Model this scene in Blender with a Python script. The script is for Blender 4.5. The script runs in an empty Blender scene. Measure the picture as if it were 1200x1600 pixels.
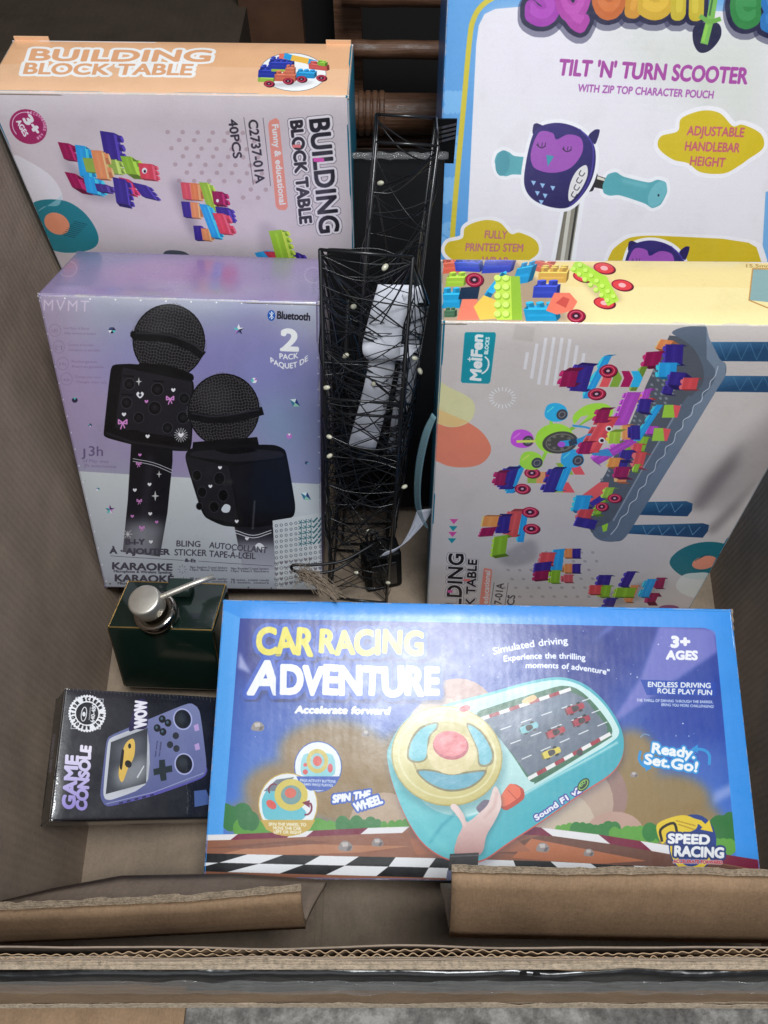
import bpy, bmesh, math, random
import numpy as np
from mathutils import Matrix, Vector, noise as mnoise

# ------------------------------------------------------------------ scene, camera, light
scene = bpy.context.scene
COL = scene.collection
R = math.radians

cam_data = bpy.data.cameras.new('camera')
cam_data.sensor_fit = 'VERTICAL'
cam_data.sensor_height = 32.0
cam_data.lens = 24.0                      # 26 mm-equivalent phone lens, 67 degrees tall
cam_data.clip_start = 0.02
cam_data.clip_end = 60.0
cam = bpy.data.objects.new('camera', cam_data)
COL.objects.link(cam)
cam.location = (0, 0, 0.80)
cam.rotation_euler = (R(90 - 56), 0, 0)
scene.camera = cam

world = bpy.data.worlds.new('World')
scene.world = world
world.use_nodes = True
wbg = world.node_tree.nodes['Background']
wbg.inputs['Color'].default_value = (0.80, 0.90, 1.0, 1)
wbg.inputs['Strength'].default_value = 0.21


def area_light(name, loc, target, size, size_y, watts, colour):
    d = bpy.data.lights.new(name, 'AREA')
    d.shape = 'RECTANGLE'
    d.size, d.size_y, d.energy, d.color = size, size_y, watts, colour
    o = bpy.data.objects.new(name, d)
    COL.objects.link(o)
    o.location = loc
    o.rotation_euler = (Vector(target) - Vector(loc)).to_track_quat('-Z', 'Y').to_euler()
    return o


area_light('skylight', (0.30, -0.20, 2.5), (0.05, 0.35, 0.1), 0.75, 0.60, 54, (0.95, 0.98, 1.0))
area_light('front_fill', (-0.3, -2.3, 1.7), (0.0, 0.45, 0.2), 2.2, 1.6, 13, (0.95, 0.98, 1.0))  # added fill lamp behind the camera, lifting the box fronts

scene.view_settings.view_transform = 'Standard'
scene.view_settings.look = 'None'
scene.view_settings.exposure = 0.0
scene.view_settings.gamma = 1.0
scene.view_settings.use_curve_mapping = False
scene.cycles.max_bounces = 8
scene.cycles.use_denoising = True

RND = random.Random(7)

# ------------------------------------------------------------------ flat-print drawing kit
# Box artwork is drawn here, polygon by polygon, into a picture that lives only in memory.
# Coordinates are tracing units; every panel names the four tracing points of its own corners,
# so the drawing is laid flat on the panel whatever way the box stands.
_glyphs = {}


def _conv(body):
    cu = bpy.data.curves.new('glyph', 'FONT')
    cu.body = body
    ob = bpy.data.objects.new('glyph', cu)
    COL.objects.link(ob)
    dg = bpy.context.evaluated_depsgraph_get()
    c = ob.evaluated_get(dg).to_curve(dg)
    out = []
    t = np.linspace(0, 1, 5)[:-1, None]
    for sp in c.splines:
        if sp.type == 'BEZIER':
            bp = sp.bezier_points
            n = len(bp)
            pts = []
            for i in range(n):
                a, b = bp[i], bp[(i + 1) % n]
                p0, p1, p2, p3 = (np.array(v[:2]) for v in (a.co, a.handle_right, b.handle_left, b.co))
                pts.append((1 - t) ** 3 * p0 + 3 * (1 - t) ** 2 * t * p1 + 3 * (1 - t) * t * t * p2 + t ** 3 * p3)
            out.append(np.concatenate(pts))
        else:
            out.append(np.array([p.co[:2] for p in sp.points]))
    ob.evaluated_get(dg).to_curve_clear()
    bpy.data.objects.remove(ob)
    bpy.data.curves.remove(cu)
    return out


def glyph(ch):
    if ch not in _glyphs:
        if ch == ' ':
            _glyphs[ch] = ([], 0.32)
        else:
            g = _conv(ch)
            two = _conv(ch + 'I')
            bar = _conv('I')
            adv = max(c[:, 0].max() for c in two) - max(c[:, 0].max() for c in bar)
            _glyphs[ch] = (g, adv)
    return _glyphs[ch]


CAP = None


def homog(src, dst):
    A = []
    for (x, y), (u, v) in zip(src, dst):
        A.append([x, y, 1, 0, 0, 0, -u * x, -u * y, -u])
        A.append([0, 0, 0, x, y, 1, -v * x, -v * y, -v])
    h = np.linalg.svd(np.array(A, float))[2][-1]
    return h.reshape(3, 3) / h[-1]


def blur1(a, r):
    r = int(max(1, round(r)))
    for _ in range(2):
        for ax in (0, 1):
            p = np.pad(a, [(r + 1, r) if k == ax else (0, 0) for k in range(a.ndim)], mode='edge')
            c = np.cumsum(p, axis=ax, dtype=np.float64)
            n = a.shape[ax]
            if ax == 0:
                a = (c[2 * r + 1:2 * r + 1 + n] - c[:n]) / (2 * r + 1)
            else:
                a = (c[:, 2 * r + 1:2 * r + 1 + n] - c[:, :n]) / (2 * r + 1)
    return a.astype(np.float32)


def dilate(m, r):
    def sh(k, dx, dy):
        o = np.zeros_like(k)
        h, w = k.shape
        o[max(dy, 0):h + min(dy, 0), max(dx, 0):w + min(dx, 0)] = k[max(-dy, 0):h + min(-dy, 0), max(-dx, 0):w + min(-dx, 0)]
        return o
    out = m
    if r < 1:
        d = m
        for dx, dy in ((1, 0), (-1, 0), (0, 1), (0, -1)):
            d = np.maximum(d, sh(m, dx, dy))
        return m + (d - m) * r
    n = int(math.ceil(r))
    for k in range(n):
        rr = r * (k + 1) / n
        seen = set()
        for q in range(max(8, int(6 * rr))):
            a = 2 * math.pi * q / max(8, int(6 * rr))
            dxy = (round(rr * math.cos(a)), round(rr * math.sin(a)))
            if dxy not in seen and dxy != (0, 0):
                seen.add(dxy)
                out = np.maximum(out, sh(m, *dxy))
    return out


def smooth(pts, n=6, closed=True):
    p = np.array(pts, float)
    if closed:
        a, b, c, d = np.roll(p, 1, 0), p, np.roll(p, -1, 0), np.roll(p, -2, 0)
    else:
        q = np.concatenate([p[:1] * 2 - p[1:2], p, p[-1:] * 2 - p[-2:-1]])
        a, b, c, d = q[:-3], q[1:-2], q[2:-1], q[3:]
    out = []
    for t in np.linspace(0, 1, n, endpoint=False):
        out.append(.5 * (2 * b + (c - a) * t + (2 * a - 5 * b + 4 * c - d) * t * t + (3 * b - a - 3 * c + d) * t ** 3))
    r = np.stack(out, 1).reshape(-1, 2)
    return r if closed else np.concatenate([r, p[-1:]])


class Art:
    def __init__(s, quad, w, h, tw, base, gain=1.0):
        s.w, s.h = int(tw), int(round(tw * h / w))
        s.H = homog(quad, [(0, 0), (s.w, 0), (s.w, s.h), (0, s.h)])
        s.im = np.empty((s.h, s.w, 3), np.float32)
        s.im[:] = np.array(base, np.float32)[:3] / 255
        s.gain = gain
        s.k = s.w / (np.linalg.norm(np.subtract(quad[1], quad[0])) + np.linalg.norm(np.subtract(quad[2], quad[3]))) * 2

    def T(s, pts):
        p = np.asarray(pts, float).reshape(-1, 2)
        q = np.c_[p, np.ones(len(p))] @ s.H.T
        return q[:, :2] / q[:, 2:]

    def mask(s, contours, pad=0, sub=4):
        """area coverage of closed contours (texel space), non-zero winding"""
        allp = np.concatenate(contours)
        x0 = max(0, int(allp[:, 0].min()) - 2 - pad)
        x1 = min(s.w, int(allp[:, 0].max()) + 3 + pad)
        y0 = max(0, int(allp[:, 1].min()) - 2 - pad)
        y1 = min(s.h, int(allp[:, 1].max()) + 3 + pad)
        if x1 <= x0 or y1 <= y0:
            return None
        W, H = x1 - x0, y1 - y0
        D = np.zeros((H * sub, W + 2), np.float32)
        a = np.concatenate(contours)
        b = np.concatenate([np.roll(c, -1, 0) for c in contours])
        ya, yb = (a[:, 1] - y0) * sub, (b[:, 1] - y0) * sub
        lo, hi = np.minimum(ya, yb), np.maximum(ya, yb)
        r0 = np.clip(np.ceil(lo - .5).astype(int), 0, H * sub)
        r1 = np.clip(np.ceil(hi - .5).astype(int), 0, H * sub)
        cnt = r1 - r0
        k = cnt > 0
        if k.any():
            a, b, ya, yb, r0, cnt = a[k], b[k], ya[k], yb[k], r0[k], cnt[k]
            idx = np.repeat(np.arange(len(a)), cnt)
            rows = np.arange(cnt.sum()) - np.repeat(np.cumsum(cnt) - cnt, cnt) + r0[idx]
            t = (rows + .5 - ya[idx]) / (yb - ya)[idx]
            x = np.clip(a[idx, 0] + (b - a)[idx, 0] * t - x0, 0, W)
            sg = np.sign(yb - ya)[idx]
            xi = np.floor(x).astype(int)
            fr = x - xi
            np.add.at(D, (rows, xi), sg * (1 - fr))
            np.add.at(D, (rows, xi + 1), sg * fr)
        M = np.clip(np.abs(np.cumsum(D, 1)[:, :W]), 0, 1)
        return M.reshape(H, sub, W).mean(1), (x0, y0)

    def colour(s, col, x0, y0, W, H):
        if isinstance(col[0], str):
            if col[0] == 'lin':
                _, c0, c1, p0, p1 = col
                a, b = s.T([p0, p1])
                d = b - a
                xx = np.arange(W)[None, :] + x0 - a[0]
                yy = np.arange(H)[:, None] + y0 - a[1]
                t = np.clip((xx * d[0] + yy * d[1]) / (d @ d), 0, 1)
            else:
                _, c0, c1, c, rad = col
                a, b = s.T([c, (c[0] + rad, c[1])])
                rr = np.hypot(*(b - a))
                t = np.clip(np.hypot(np.arange(W)[None, :] + x0 - a[0], np.arange(H)[:, None] + y0 - a[1]) / rr, 0, 1)
            t = t[..., None].astype(np.float32)
            return (np.array(c0, np.float32) * (1 - t) + np.array(c1, np.float32) * t) / 255
        return np.array(col, np.float32) / 255

    def put(s, M, o, col, a=1.0):
        x0, y0 = o
        H, W = M.shape
        c = s.colour(col, x0, y0, W, H)
        v = s.im[y0:y0 + H, x0:x0 + W]
        m = (M * a)[..., None]
        v *= 1 - m
        v += c * m

    def cont(s, contours, col, a=1.0, blur=0, grow=0):
        br, gr = blur * s.k, grow * s.k
        r = s.mask([np.asarray(c, float) for c in contours], int(2 * br + gr + 2))
        if r is None:
            return
        M, o = r
        if gr > 0:
            M = dilate(M, gr)
        if br > .5:
            M = blur1(M, br)
        s.put(M, o, col, a)

    def poly(s, pts, col, a=1.0, blur=0, sm=0, grow=0):
        p = np.array(pts, float)
        for k in ((.16, .28) if sm else ()):          # corners cut round
            q = np.roll(p, -1, 0)
            p = np.stack([p * (1 - k) + q * k, p * k + q * (1 - k)], 1).reshape(-1, 2)
        s.cont([s.T(p)], col, a, blur, grow)

    def blob(s, pts, col, a=1.0, blur=0, grow=0):
        s.cont([s.T(smooth(pts, 6))], col, a, blur, grow)

    def ell(s, x, y, rx, ry, col, rot=0, a=1.0, blur=0, n=28):
        t = np.linspace(0, 2 * math.pi, n, endpoint=False)
        c, q = math.cos(R(rot)), math.sin(R(rot))
        u, v = rx * np.cos(t), ry * np.sin(t)
        s.cont([s.T(np.c_[x + u * c - v * q, y + u * q + v * c])], col, a, blur)

    def ring(s, x, y, rx, ry, wd, col, rot=0, a=1.0, a0=0, a1=360):
        t = np.linspace(R(a0), R(a1), 40)
        c, q = math.cos(R(rot)), math.sin(R(rot))
        u, v = rx * np.cos(t), ry * np.sin(t)
        s.line(np.c_[x + u * c - v * q, y + u * q + v * c], wd, col, a)

    def line(s, pts, wd, col, a=1.0, blur=0, sm=0, taper=None):
        p = np.asarray(smooth(pts, sm, False) if sm else pts, float)
        cs = []
        for i in range(len(p) - 1):
            d = p[i + 1] - p[i]
            L = np.hypot(*d)
            if L < 1e-6:
                continue
            w0 = w1 = wd / 2
            if taper is not None:
                w0 = (wd + (taper - wd) * i / (len(p) - 1)) / 2
                w1 = (wd + (taper - wd) * (i + 1) / (len(p) - 1)) / 2
            n = np.array([-d[1], d[0]]) / L
            e = d / L * .25 * wd
            cs.append(s.T([p[i] + n * w0 - e, p[i + 1] + n * w1 + e, p[i + 1] - n * w1 + e, p[i] - n * w0 - e]))
        if cs:
            s.cont(cs, col, a, blur)

    def outline(s, txt, p0, p1, h, up=None, jit=0, arc=0, space=0, seed=3):
        """contours of a line of lettering whose ink runs from p0 to p1 on its baseline, capitals h tall"""
        global CAP
        if CAP is None:
            CAP = max(c[:, 1].max() for c in glyph('H')[0])
        rn = random.Random(seed)
        cs, x = [], 0.0
        for ch in txt:
            g, adv = glyph(ch)
            if g:
                if jit:
                    cx = np.mean([c[:, 0].mean() for c in g])
                    an, dy, k = rn.uniform(-1, 1) * jit, rn.uniform(-1, 1) * jit * .35, 1 + rn.uniform(-.6, .8) * jit
                    ca, sa = math.cos(an), math.sin(an)
                for c in g:
                    q = c.copy()
                    if jit:
                        u, v = (q[:, 0] - cx) * k, (q[:, 1] - CAP / 2) * k
                        q = np.c_[cx + u * ca - v * sa, CAP / 2 + u * sa + v * ca + dy * CAP]
                    q[:, 0] += x
                    cs.append(q)
            x += adv + space
        xs = np.concatenate(cs)[:, 0]
        xa, xb = xs.min(), xs.max()
        p0, p1 = np.array(p0, float), np.array(p1, float)
        e = p1 - p0
        L = np.hypot(*e)
        if up is None:
            up = np.array([e[1], -e[0]]) / L
        else:
            up = np.array(up, float)
            up = up / np.hypot(*up)
        out = []
        for q in cs:
            t = (q[:, :1] - xa) / (xb - xa)
            b = p0 + e * t + up * (q[:, 1:] / CAP * h)
            if arc:
                b = b + np.array([e[1], -e[0]]) / L * (4 * arc * t * (1 - t))
            out.append(b)
        return out

    def text(s, txt, p0, p1, h, col, bold=0.0, outl=(), up=None, jit=0, arc=0, a=1.0, space=0, seed=3, shadow=None):
        cs = [s.T(c) for c in s.outline(txt, p0, p1, h, up, jit, arc, space, seed)]
        ext = max([bold] + [bold + o[0] for o in outl]) * s.k
        r = s.mask(cs, int(ext + 4))
        if r is None:
            return
        M, o = r
        core = dilate(M, bold * s.k) if bold else M
        if shadow:
            dx, dy, rad, c, al = shadow
            sm = blur1(dilate(core, max((k[0] for k in outl), default=0) * s.k), rad * s.k)
            s.put(np.roll(np.roll(sm, int(dy * s.k), 0), int(dx * s.k), 1), o, c, al)
        for rad, c in outl:
            s.put(dilate(core, rad * s.k), o, c, a)
        s.put(core, o, col, a)

    def ctext(s, txt, cx, cy, r, a0, a1, h, col, bold=0, ry=None, flip=False, a=1.0):
        """lettering round an ellipse, angles in degrees clockwise from the right"""
        ry = ry or r
        n = len(txt)
        for i, ch in enumerate(txt):
            if ch == ' ':
                continue
            t = R(a0 + (a1 - a0) * (i + .5) / n)
            x, y = cx + r * math.cos(t), cy + ry * math.sin(t)
            up = np.array([math.cos(t), math.sin(t)]) * (-1 if flip else 1)
            e = np.array([-up[1], up[0]])
            b = np.array([x, y]) - up * h / 2
            wd = h * .62 if ch not in 'I!.' else h * .2
            s.text(ch, b - e * wd / 2, b + e * wd / 2, h, col, bold, up=up, a=a)

    def brick(s, o, u, v, d, col, n=2, m=1):
        """a toy building block: base corner o, length u, height v (studs this way), depth d"""
        o, u, v, d = (np.array(q, float) for q in (o, u, v, d))
        c = np.array(col, float) * .92
        sh = lambda k: tuple(np.clip(c * k + (18 if k > 1 else 0), 0, 255))
        lv = np.hypot(*v)
        # studs behind, then the body, so bodies overlap their feet
        for j in range(m, 0, -1):
            for i in range(n):
                b = o + v + u * (i + .5) / n + d * (j - .5) / m
                ru = u / n * .38
                hv = v / lv * max(1.2, min(lv * .42, np.hypot(*u) / n * .55))
                s.poly([b - ru, b + ru, b + ru + hv, b - ru + hv], sh(.82))
                rd = d / m * .34
                s.blob([b - ru + hv, b + hv + rd, b + ru + hv, b + hv - rd], sh(1.12))
        s.poly([o + v, o + u + v, o + u + v + d, o + v + d], sh(1.08))
        for j in range(m, 0, -1):
            for i in range(n):
                b = o + v + u * (i + .5) / n + d * (j - .5) / m
                ru = u / n * .38
                hv = v / lv * max(1.2, min(lv * .42, np.hypot(*u) / n * .55))
                rd = d / m * .34
                s.poly([b - ru, b + ru, b + ru + hv, b - ru + hv], sh(.78))
                s.poly([b - ru, b - ru * .2, b - ru * .2 + hv, b - ru + hv], sh(.95))
                s.blob([b - ru + hv, b + hv + rd, b + ru + hv, b + hv - rd], sh(1.15))
        s.poly([o + u, o + u + v, o + u + v + d, o + u + d], sh(.62))
        s.poly([o, o + v, o + v + d, o + d], sh(.7))
        s.poly([o, o + u, o + u + v, o + v], sh(.93))
        s.line([o + v, o + u + v], lv * .05 + .25, sh(1.3), .7)
        s.line([o + u * .1 + v * .5, o + u * .9 + v * .5], lv * .16, sh(1.12), .35, lv * .06)

    def wheel(s, x, y, rx, ry, rot=0):
        s.ell(x + 1.5, y + 1, rx, ry, (60, 20, 35), rot)
        s.ell(x, y, rx, ry, (150, 25, 55), rot)
        s.ring(x, y, rx * .7, ry * .7, rx * .1, (205, 90, 110), rot)
        s.ell(x, y, rx * .45, ry * .45, (50, 25, 40), rot)
        s.ell(x, y, rx * .2, ry * .2, (190, 150, 165), rot)

    def image(s, name, grain=.012, seed=1):
        g = np.random.default_rng(seed)
        im = s.im * s.gain + g.normal(0, grain, s.im.shape[:2])[..., None].astype(np.float32)
        px = np.ones((s.h, s.w, 4), np.float32)
        px[..., :3] = np.clip(im, 0, 1)[::-1]
        i = bpy.data.images.new(name, s.w, s.h)
        i.pixels.foreach_set(px.ravel())
        i.update()
        i.pack()
        return i

# ------------------------------------------------------------------ artwork of the boxes
PUR, MAG, CYA, GRN, ORA, RED, YEL, PINK = (58, 42, 135), (150, 25, 80), (45, 160, 225), (140, 185, 50), (235, 140, 85), (222, 80, 85), (245, 200, 80), (180, 75, 190)
INK = (28, 26, 34)
MAROON = (125, 28, 62)


def art_racing():
    A = Art([(348.4, 936.7), (1143.6, 951.7), (1191.1, 1380.8), (317.2, 1373.2)], .48, .238, 1500, (62, 152, 238))
    A.poly([(300, 930), (380, 930), (350, 1400), (300, 1400)], (84, 168, 244))
    inner = [(375, 966), (1100, 981), (1112, 984), (1118, 994), (1152, 1360), (346, 1340)]
    A.poly(inner, ('lin', (38, 58, 148), (74, 128, 216), (700, 960), (680, 1300)))
    # sky: dark corners, star specks and the light beams printed on it
    A.poly([(375, 966), (470, 968), (430, 1060), (368, 1060)], (46, 52, 135), .8, 14)
    A.poly([(840, 976), (1015, 979), (940, 1110), (860, 1090)], (26, 48, 140), .8, 20)
    A.poly([(1060, 1060), (1125, 1040), (1135, 1160), (1000, 1160), (1010, 1110)], (22, 58, 160), .75, 16)
    A.poly([(1030, 978), (1117, 982), (1122, 1018), (1075, 1050), (950, 1135), (1000, 1060)], (128, 128, 205), .85, 3)
    A.poly([(950, 978), (962, 978), (925, 1004)], (130, 140, 215), .6, 3)
    A.poly([(374, 1018), (392, 1052), (372, 1044)], (190, 195, 235), .8, 2)
    A.poly([(1115, 1238), (1148, 1222), (1148, 1238), (1112, 1258)], (150, 170, 230), .8, 4)
    rn = random.Random(4)
    for _ in range(120):
        x, y = rn.uniform(380, 1120), rn.uniform(975, 1250)
        if not (600 < x < 960 and y > 1060):
            r = rn.choice((.5, .6, .7, 1.1))
            A.ell(x, y, r, r, (225, 232, 250), a=rn.uniform(.5, 1), n=8)
    # dust clouds and round hills
    for x, y, rx, ry in ((520, 1175, 85, 50), (455, 1235, 75, 48), (560, 1235, 95, 62), (640, 1200, 60, 60), (400, 1278, 50, 26)):
        A.ell(x, y, rx, ry, (156, 128, 88), a=.97, blur=8)
    for x, y, rx, ry in ((985, 1195, 45, 55), (1040, 1250, 70, 42), (960, 1260, 70, 60), (1090, 1285, 40, 30), (1010, 1290, 80, 40)):
        A.ell(x, y, rx, ry, (152, 127, 84), a=.97, blur=8)
    A.ell(715, 1122, 62, 62, (176, 138, 128))
    A.ell(690, 1140, 55, 50, (200, 172, 150), a=.8)
    A.ell(925, 1245, 55, 60, (160, 128, 118))
    A.ell(890, 1255, 68, 68, (190, 165, 148))
    A.ell(850, 1290, 80, 62, (204, 186, 166))
    A.ell(600, 1290, 55, 52, (190, 165, 140))
    A.ell(960, 1300, 45, 32, (196, 160, 145))

    def bush(xs, y, r, col):
        for x in xs:
            q = r * rn.uniform(.7, 1.15)
            A.ell(x, y + rn.uniform(-3, 3), q, q * 1.25, col)
    bush(range(352, 380, 9), 1276, 15, (52, 122, 66))
    bush(range(376, 500, 11), 1292, 11, (92, 160, 62))
    bush(range(385, 400, 8), 1280, 13, (48, 118, 62))
    bush(range(505, 560, 11), 1293, 9, (98, 165, 66))
    bush(range(535, 600, 11), 1287, 10, (52, 128, 66))
    bush(range(600, 650, 12), 1290, 8, (86, 155, 60))
    bush(range(872, 900, 9), 1296, 7, (98, 165, 66))
    bush(range(900, 970, 10), 1297, 10, (54, 130, 64))
    bush(range(960, 1030, 10), 1306, 10, (98, 165, 66))
    bush(range(1015, 1040, 9), 1300, 11, (54, 130, 64))
    bush(range(1115, 1150, 9), 1300, 18, (48, 118, 58))
    bush(range(1110, 1150, 10), 1325, 10, (98, 165, 66))
    bush([1140, 1147], 1285, 14, (48, 118, 58))
    # the plain blue frame round the picture
    fb = (62, 152, 238)
    A.poly([(300, 900), (1250, 900), (1250, 987), (1118, 987), (1110, 984), (1100, 981), (375, 966), (300, 964)], fb)
    A.poly([(1118, 988), (1112, 984), (1250, 980), (1260, 1400), (1156, 1400)], fb)
    A.poly([(300, 930), (377, 966), (375, 966), (345, 1340), (300, 1340)], (84, 168, 244))
    # track
    up = [(310, 1305), (375, 1303), (470, 1299), (560, 1294), (650, 1291), (735, 1290), (830, 1291), (930, 1303), (1040, 1320), (1200, 1346)]
    A.poly(up + [(1205, 1400), (300, 1400)], (150, 96, 72))
    A.poly([(318, 1340), (420, 1318), (640, 1322), (560, 1332), (430, 1336)], (186, 126, 92))
    A.poly([(318, 1325), (470, 1312), (520, 1316), (400, 1326)], (120, 76, 62), .7)
    A.poly([(860, 1300), (1190, 1362), (1190, 1372), (960, 1350), (760, 1330)], (112, 72, 58))
    A.poly([(830, 1310), (1010, 1345), (930, 1350), (800, 1340)], (186, 110, 72))
    A.poly([(640, 1310), (800, 1305), (830, 1330), (650, 1335)], (168, 104, 76))
    ku = lambda x: np.interp(x, [p[0] for p in up], [p[1] for p in up])
    kt = lambda x: np.interp(x, [310, 650, 830, 1200], [9, 10, 13, 19])
    xs = [300, 372, 460, 490, 575, 640, 700, 760, 845, 935, 1000, 1085, 1190, 1260]
    for i in range(len(xs) - 1):
        a, b = xs[i], xs[i + 1]
        s0 = 9 if b < 700 else -14
        A.poly([(a, ku(a)), (b, ku(b)), (b - s0 * 1.3, ku(b) + kt(b)), (a - s0 * 1.3, ku(a) + kt(a))], (236, 234, 236) if i % 2 == 0 else MAROON)
    ys = lambda x, k: np.interp(x, [300, 700, 860, 990, 1210], [(1333, 1347, 1361), (1341, 1356, 1372), (1346, 1361, 1377), (1352.5, 1366, 1382), (1362, 1377, 1392)][0:5] and [[1333, 1341, 1346, 1352.5, 1362], [1347, 1356, 1361, 1366.5, 1378], [1361, 1372, 1377, 1382, 1394]][k])
    X = np.arange(300, 1215, 3.0)
    A.poly(list(zip(X, ys(X, 0))) + list(zip(X[::-1], ys(X[::-1], 2))), (22, 22, 26))
    t0 = [300, 387, 443, 500, 561, 618, 681, 742, 802, 860, 923, 989, 1052, 1115, 1180]
    t1 = [255, 342, 405, 475, 539, 607, 670, 738, 808, 878, 946, 1016, 1082, 1150, 1215]
    t2 = [220, 290, 355, 437, 509, 588, 661, 735, 812, 890, 968, 1040, 1110, 1180, 1250]
    for i in range(len(t0) - 1):
        if i % 2 == 1:
            A.poly([(t0[i], ys(t0[i], 0)), (t0[i + 1], ys(t0[i + 1], 0)), (t1[i + 1], ys(t1[i + 1], 1)), (t1[i], ys(t1[i], 1))], (238, 238, 240))
        else:
            A.poly([(t1[i], ys(t1[i], 1)), (t1[i + 1], ys(t1[i + 1], 1)), (t2[i + 1], ys(t2[i + 1], 2)), (t2[i], ys(t2[i], 2))], (238, 238, 240))
    # stones flying about
    for x, y, r in ((403, 1135, 10), (572, 1146, 7), (540, 1322, 11), (590, 1316, 9), (848, 1324, 10), (920, 1332, 8), (990, 1210, 6)):
        A.blob([(x - r, y + r * .5), (x - r * .6, y - r * .6), (x + r * .3, y - r * .7), (x + r, y), (x + r * .6, y + r * .7)], (150, 140, 138))
        A.poly([(x - r * .6, y - r * .5), (x + r * .3, y - r * .6), (x + r * .4, y), (x - r * .4, y + r * .1)], (196, 188, 184))
        A.poly([(x + r * .4, y), (x + r * .95, y), (x + r * .6, y + r * .65), (x + r * .1, y + r * .6)], (105, 98, 100))
    # ---- the toy
    body = [(609, 1165), (606, 1195), (618, 1240), (636, 1282), (660, 1318), (690, 1340), (722, 1348), (755, 1345), (795, 1318), (850, 1282), (910, 1240), (952, 1212), (970, 1188), (974, 1160), (966, 1132), (945, 1100), (918, 1075), (890, 1063), (862, 1061), (820, 1069), (760, 1086), (700, 1102), (640, 1122)]
    A.blob([(x + 2, y + 4) for x, y in body], (30, 30, 60), .4, 6)
    A.blob(body, (206, 92, 84))
    A.blob([(x, y - 2.5) for x, y in body], ('lin', (112, 204, 210), (62, 174, 190), (640, 1160), (900, 1260)))
    top = [(612, 1165), (610, 1190), (640, 1225), (672, 1262), (720, 1275), (770, 1262), (830, 1232), (900, 1192), (948, 1164), (966, 1148), (962, 1130), (942, 1100), (916, 1077), (890, 1065), (862, 1063), (820, 1071), (760, 1088), (700, 1104), (640, 1124)]
    A.blob(top, ('lin', (168, 220, 220), (206, 236, 234), (640, 1180), (900, 1080)))
    A.line([(720, 1278), (790, 1255), (860, 1217), (920, 1185), (964, 1160)], 3, (218, 244, 242), .8, 1, 5)
    A.line([(672, 1316), (690, 1290), (712, 1270)], 4, (36, 150, 170), .7, 1.5)
    A.line([(640, 1240), (668, 1298), (700, 1330)], 10, (120, 214, 218), .5, 5)
    scr = [(746, 1113), (775, 1102), (858, 1076), (884, 1072), (905, 1079), (930, 1102), (953, 1133), (955, 1148), (945, 1158), (845, 1219), (834, 1222), (824, 1216), (800, 1180), (775, 1148), (752, 1126)]
    A.blob(scr, (58, 112, 84))
    A.poly([(752, 1124), (888, 1080), (912, 1090), (948, 1135), (948, 1146), (825, 1212), (800, 1178), (775, 1148)], (104, 116, 134))
    A.poly([(760, 1124), (880, 1084), (900, 1095), (790, 1160)], (128, 142, 166), .7, 8)

    def curb(a, b, n, wd, ph=0):
        a, b = np.array(a, float), np.array(b, float)
        for i in range(n):
            A.line([a + (b - a) * i / n, a + (b - a) * (i + 1) / n], wd, (240, 236, 236) if (i + ph) % 2 == 0 else (165, 40, 60))
    curb((750, 1124), (890, 1077), 9, 5.5)
    curb((826, 1216), (952, 1147), 9, 6)
    for a, b in (((782, 1140), (925, 1090)), ((797, 1162), (940, 1108)), ((815, 1186), (948, 1128))):
        a, b = np.array(a, float), np.array(b, float)
        for i in range(0, 9, 2):
            A.line([a + (b - a) * i / 9, a + (b - a) * (i + 1) / 9], 1.6, (228, 232, 236))

    def car(x, y, col, k=1.0, rot=-22):
        c, q = math.cos(R(rot)), math.sin(R(rot))
        P = lambda u, v: (x + (u * c - v * q) * k, y + (u * q + v * c) * k)
        for u in (-8, 7):
            for v in (-6, 6):
                A.ell(*P(u, v), 3.2 * k, 2 * k, (24, 22, 26), rot)
        A.blob([P(-14, -4), P(-6, -6), P(6, -4.5), P(14, -4), P(14, 4), P(6, 4.5), P(-6, 6), P(-14, 4)], col)
        A.blob([P(-4, -4), P(5, -3), P(5, 3), P(-4, 4)], (40, 30, 36))
        A.line([P(-15, -5), P(-15, 5)], 2.5 * k, tuple(int(v * .6) for v in col))
    car(826, 1137, (126, 196, 206))
    car(868, 1144, (182, 42, 58))
    car(898, 1107, (172, 34, 58))
    car(908, 1126, (165, 34, 62), .95)
    car(861, 1176, (224, 204, 70), 1.0)
    A.ell(905, 1176, 5, 5, (60, 60, 70))
    A.blob([(815, 1095), (832, 1086), (838, 1092), (822, 1100)], (225, 190, 130))
    # steering wheel
    A.ell(700, 1188, 91, 82, (60, 120, 130), 10, .45, 5)
    A.ell(698, 1181, 87, 78, ('lin', (234, 228, 178), (206, 192, 116), (660, 1110), (720, 1258)), 12)
    A.ring(698, 1180, 76, 66, 3, (240, 234, 190), 12, .6)
    A.ell(703, 1180, 62, 52, (176, 158, 92), 12)
    A.ell(703, 1178, 60, 50, (206, 194, 130), 12)
    A.ring(698, 1181, 86, 77, 2, (168, 148, 76), 12, .7)
    A.blob([(636, 1184), (640, 1158), (656, 1136), (682, 1128), (684, 1138), (672, 1152), (668, 1184), (650, 1192)], (136, 126, 78))
    A.blob([(639, 1182), (643, 1159), (658, 1139), (680, 1131), (680, 1138), (669, 1152), (665, 1183), (651, 1189)], (120, 200, 212))
    A.blob([(728, 1130), (752, 1142), (770, 1172), (768, 1194), (748, 1196), (744, 1170)], (136, 126, 78))
    A.blob([(731, 1134), (751, 1145), (767, 1173), (765, 1191), (750, 1193), (746, 1169)], (112, 192, 208))
    A.blob([(650, 1204), (672, 1202), (704, 1208), (738, 1204), (760, 1204), (748, 1222), (726, 1234), (696, 1236), (668, 1224)], (126, 118, 76))
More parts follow.
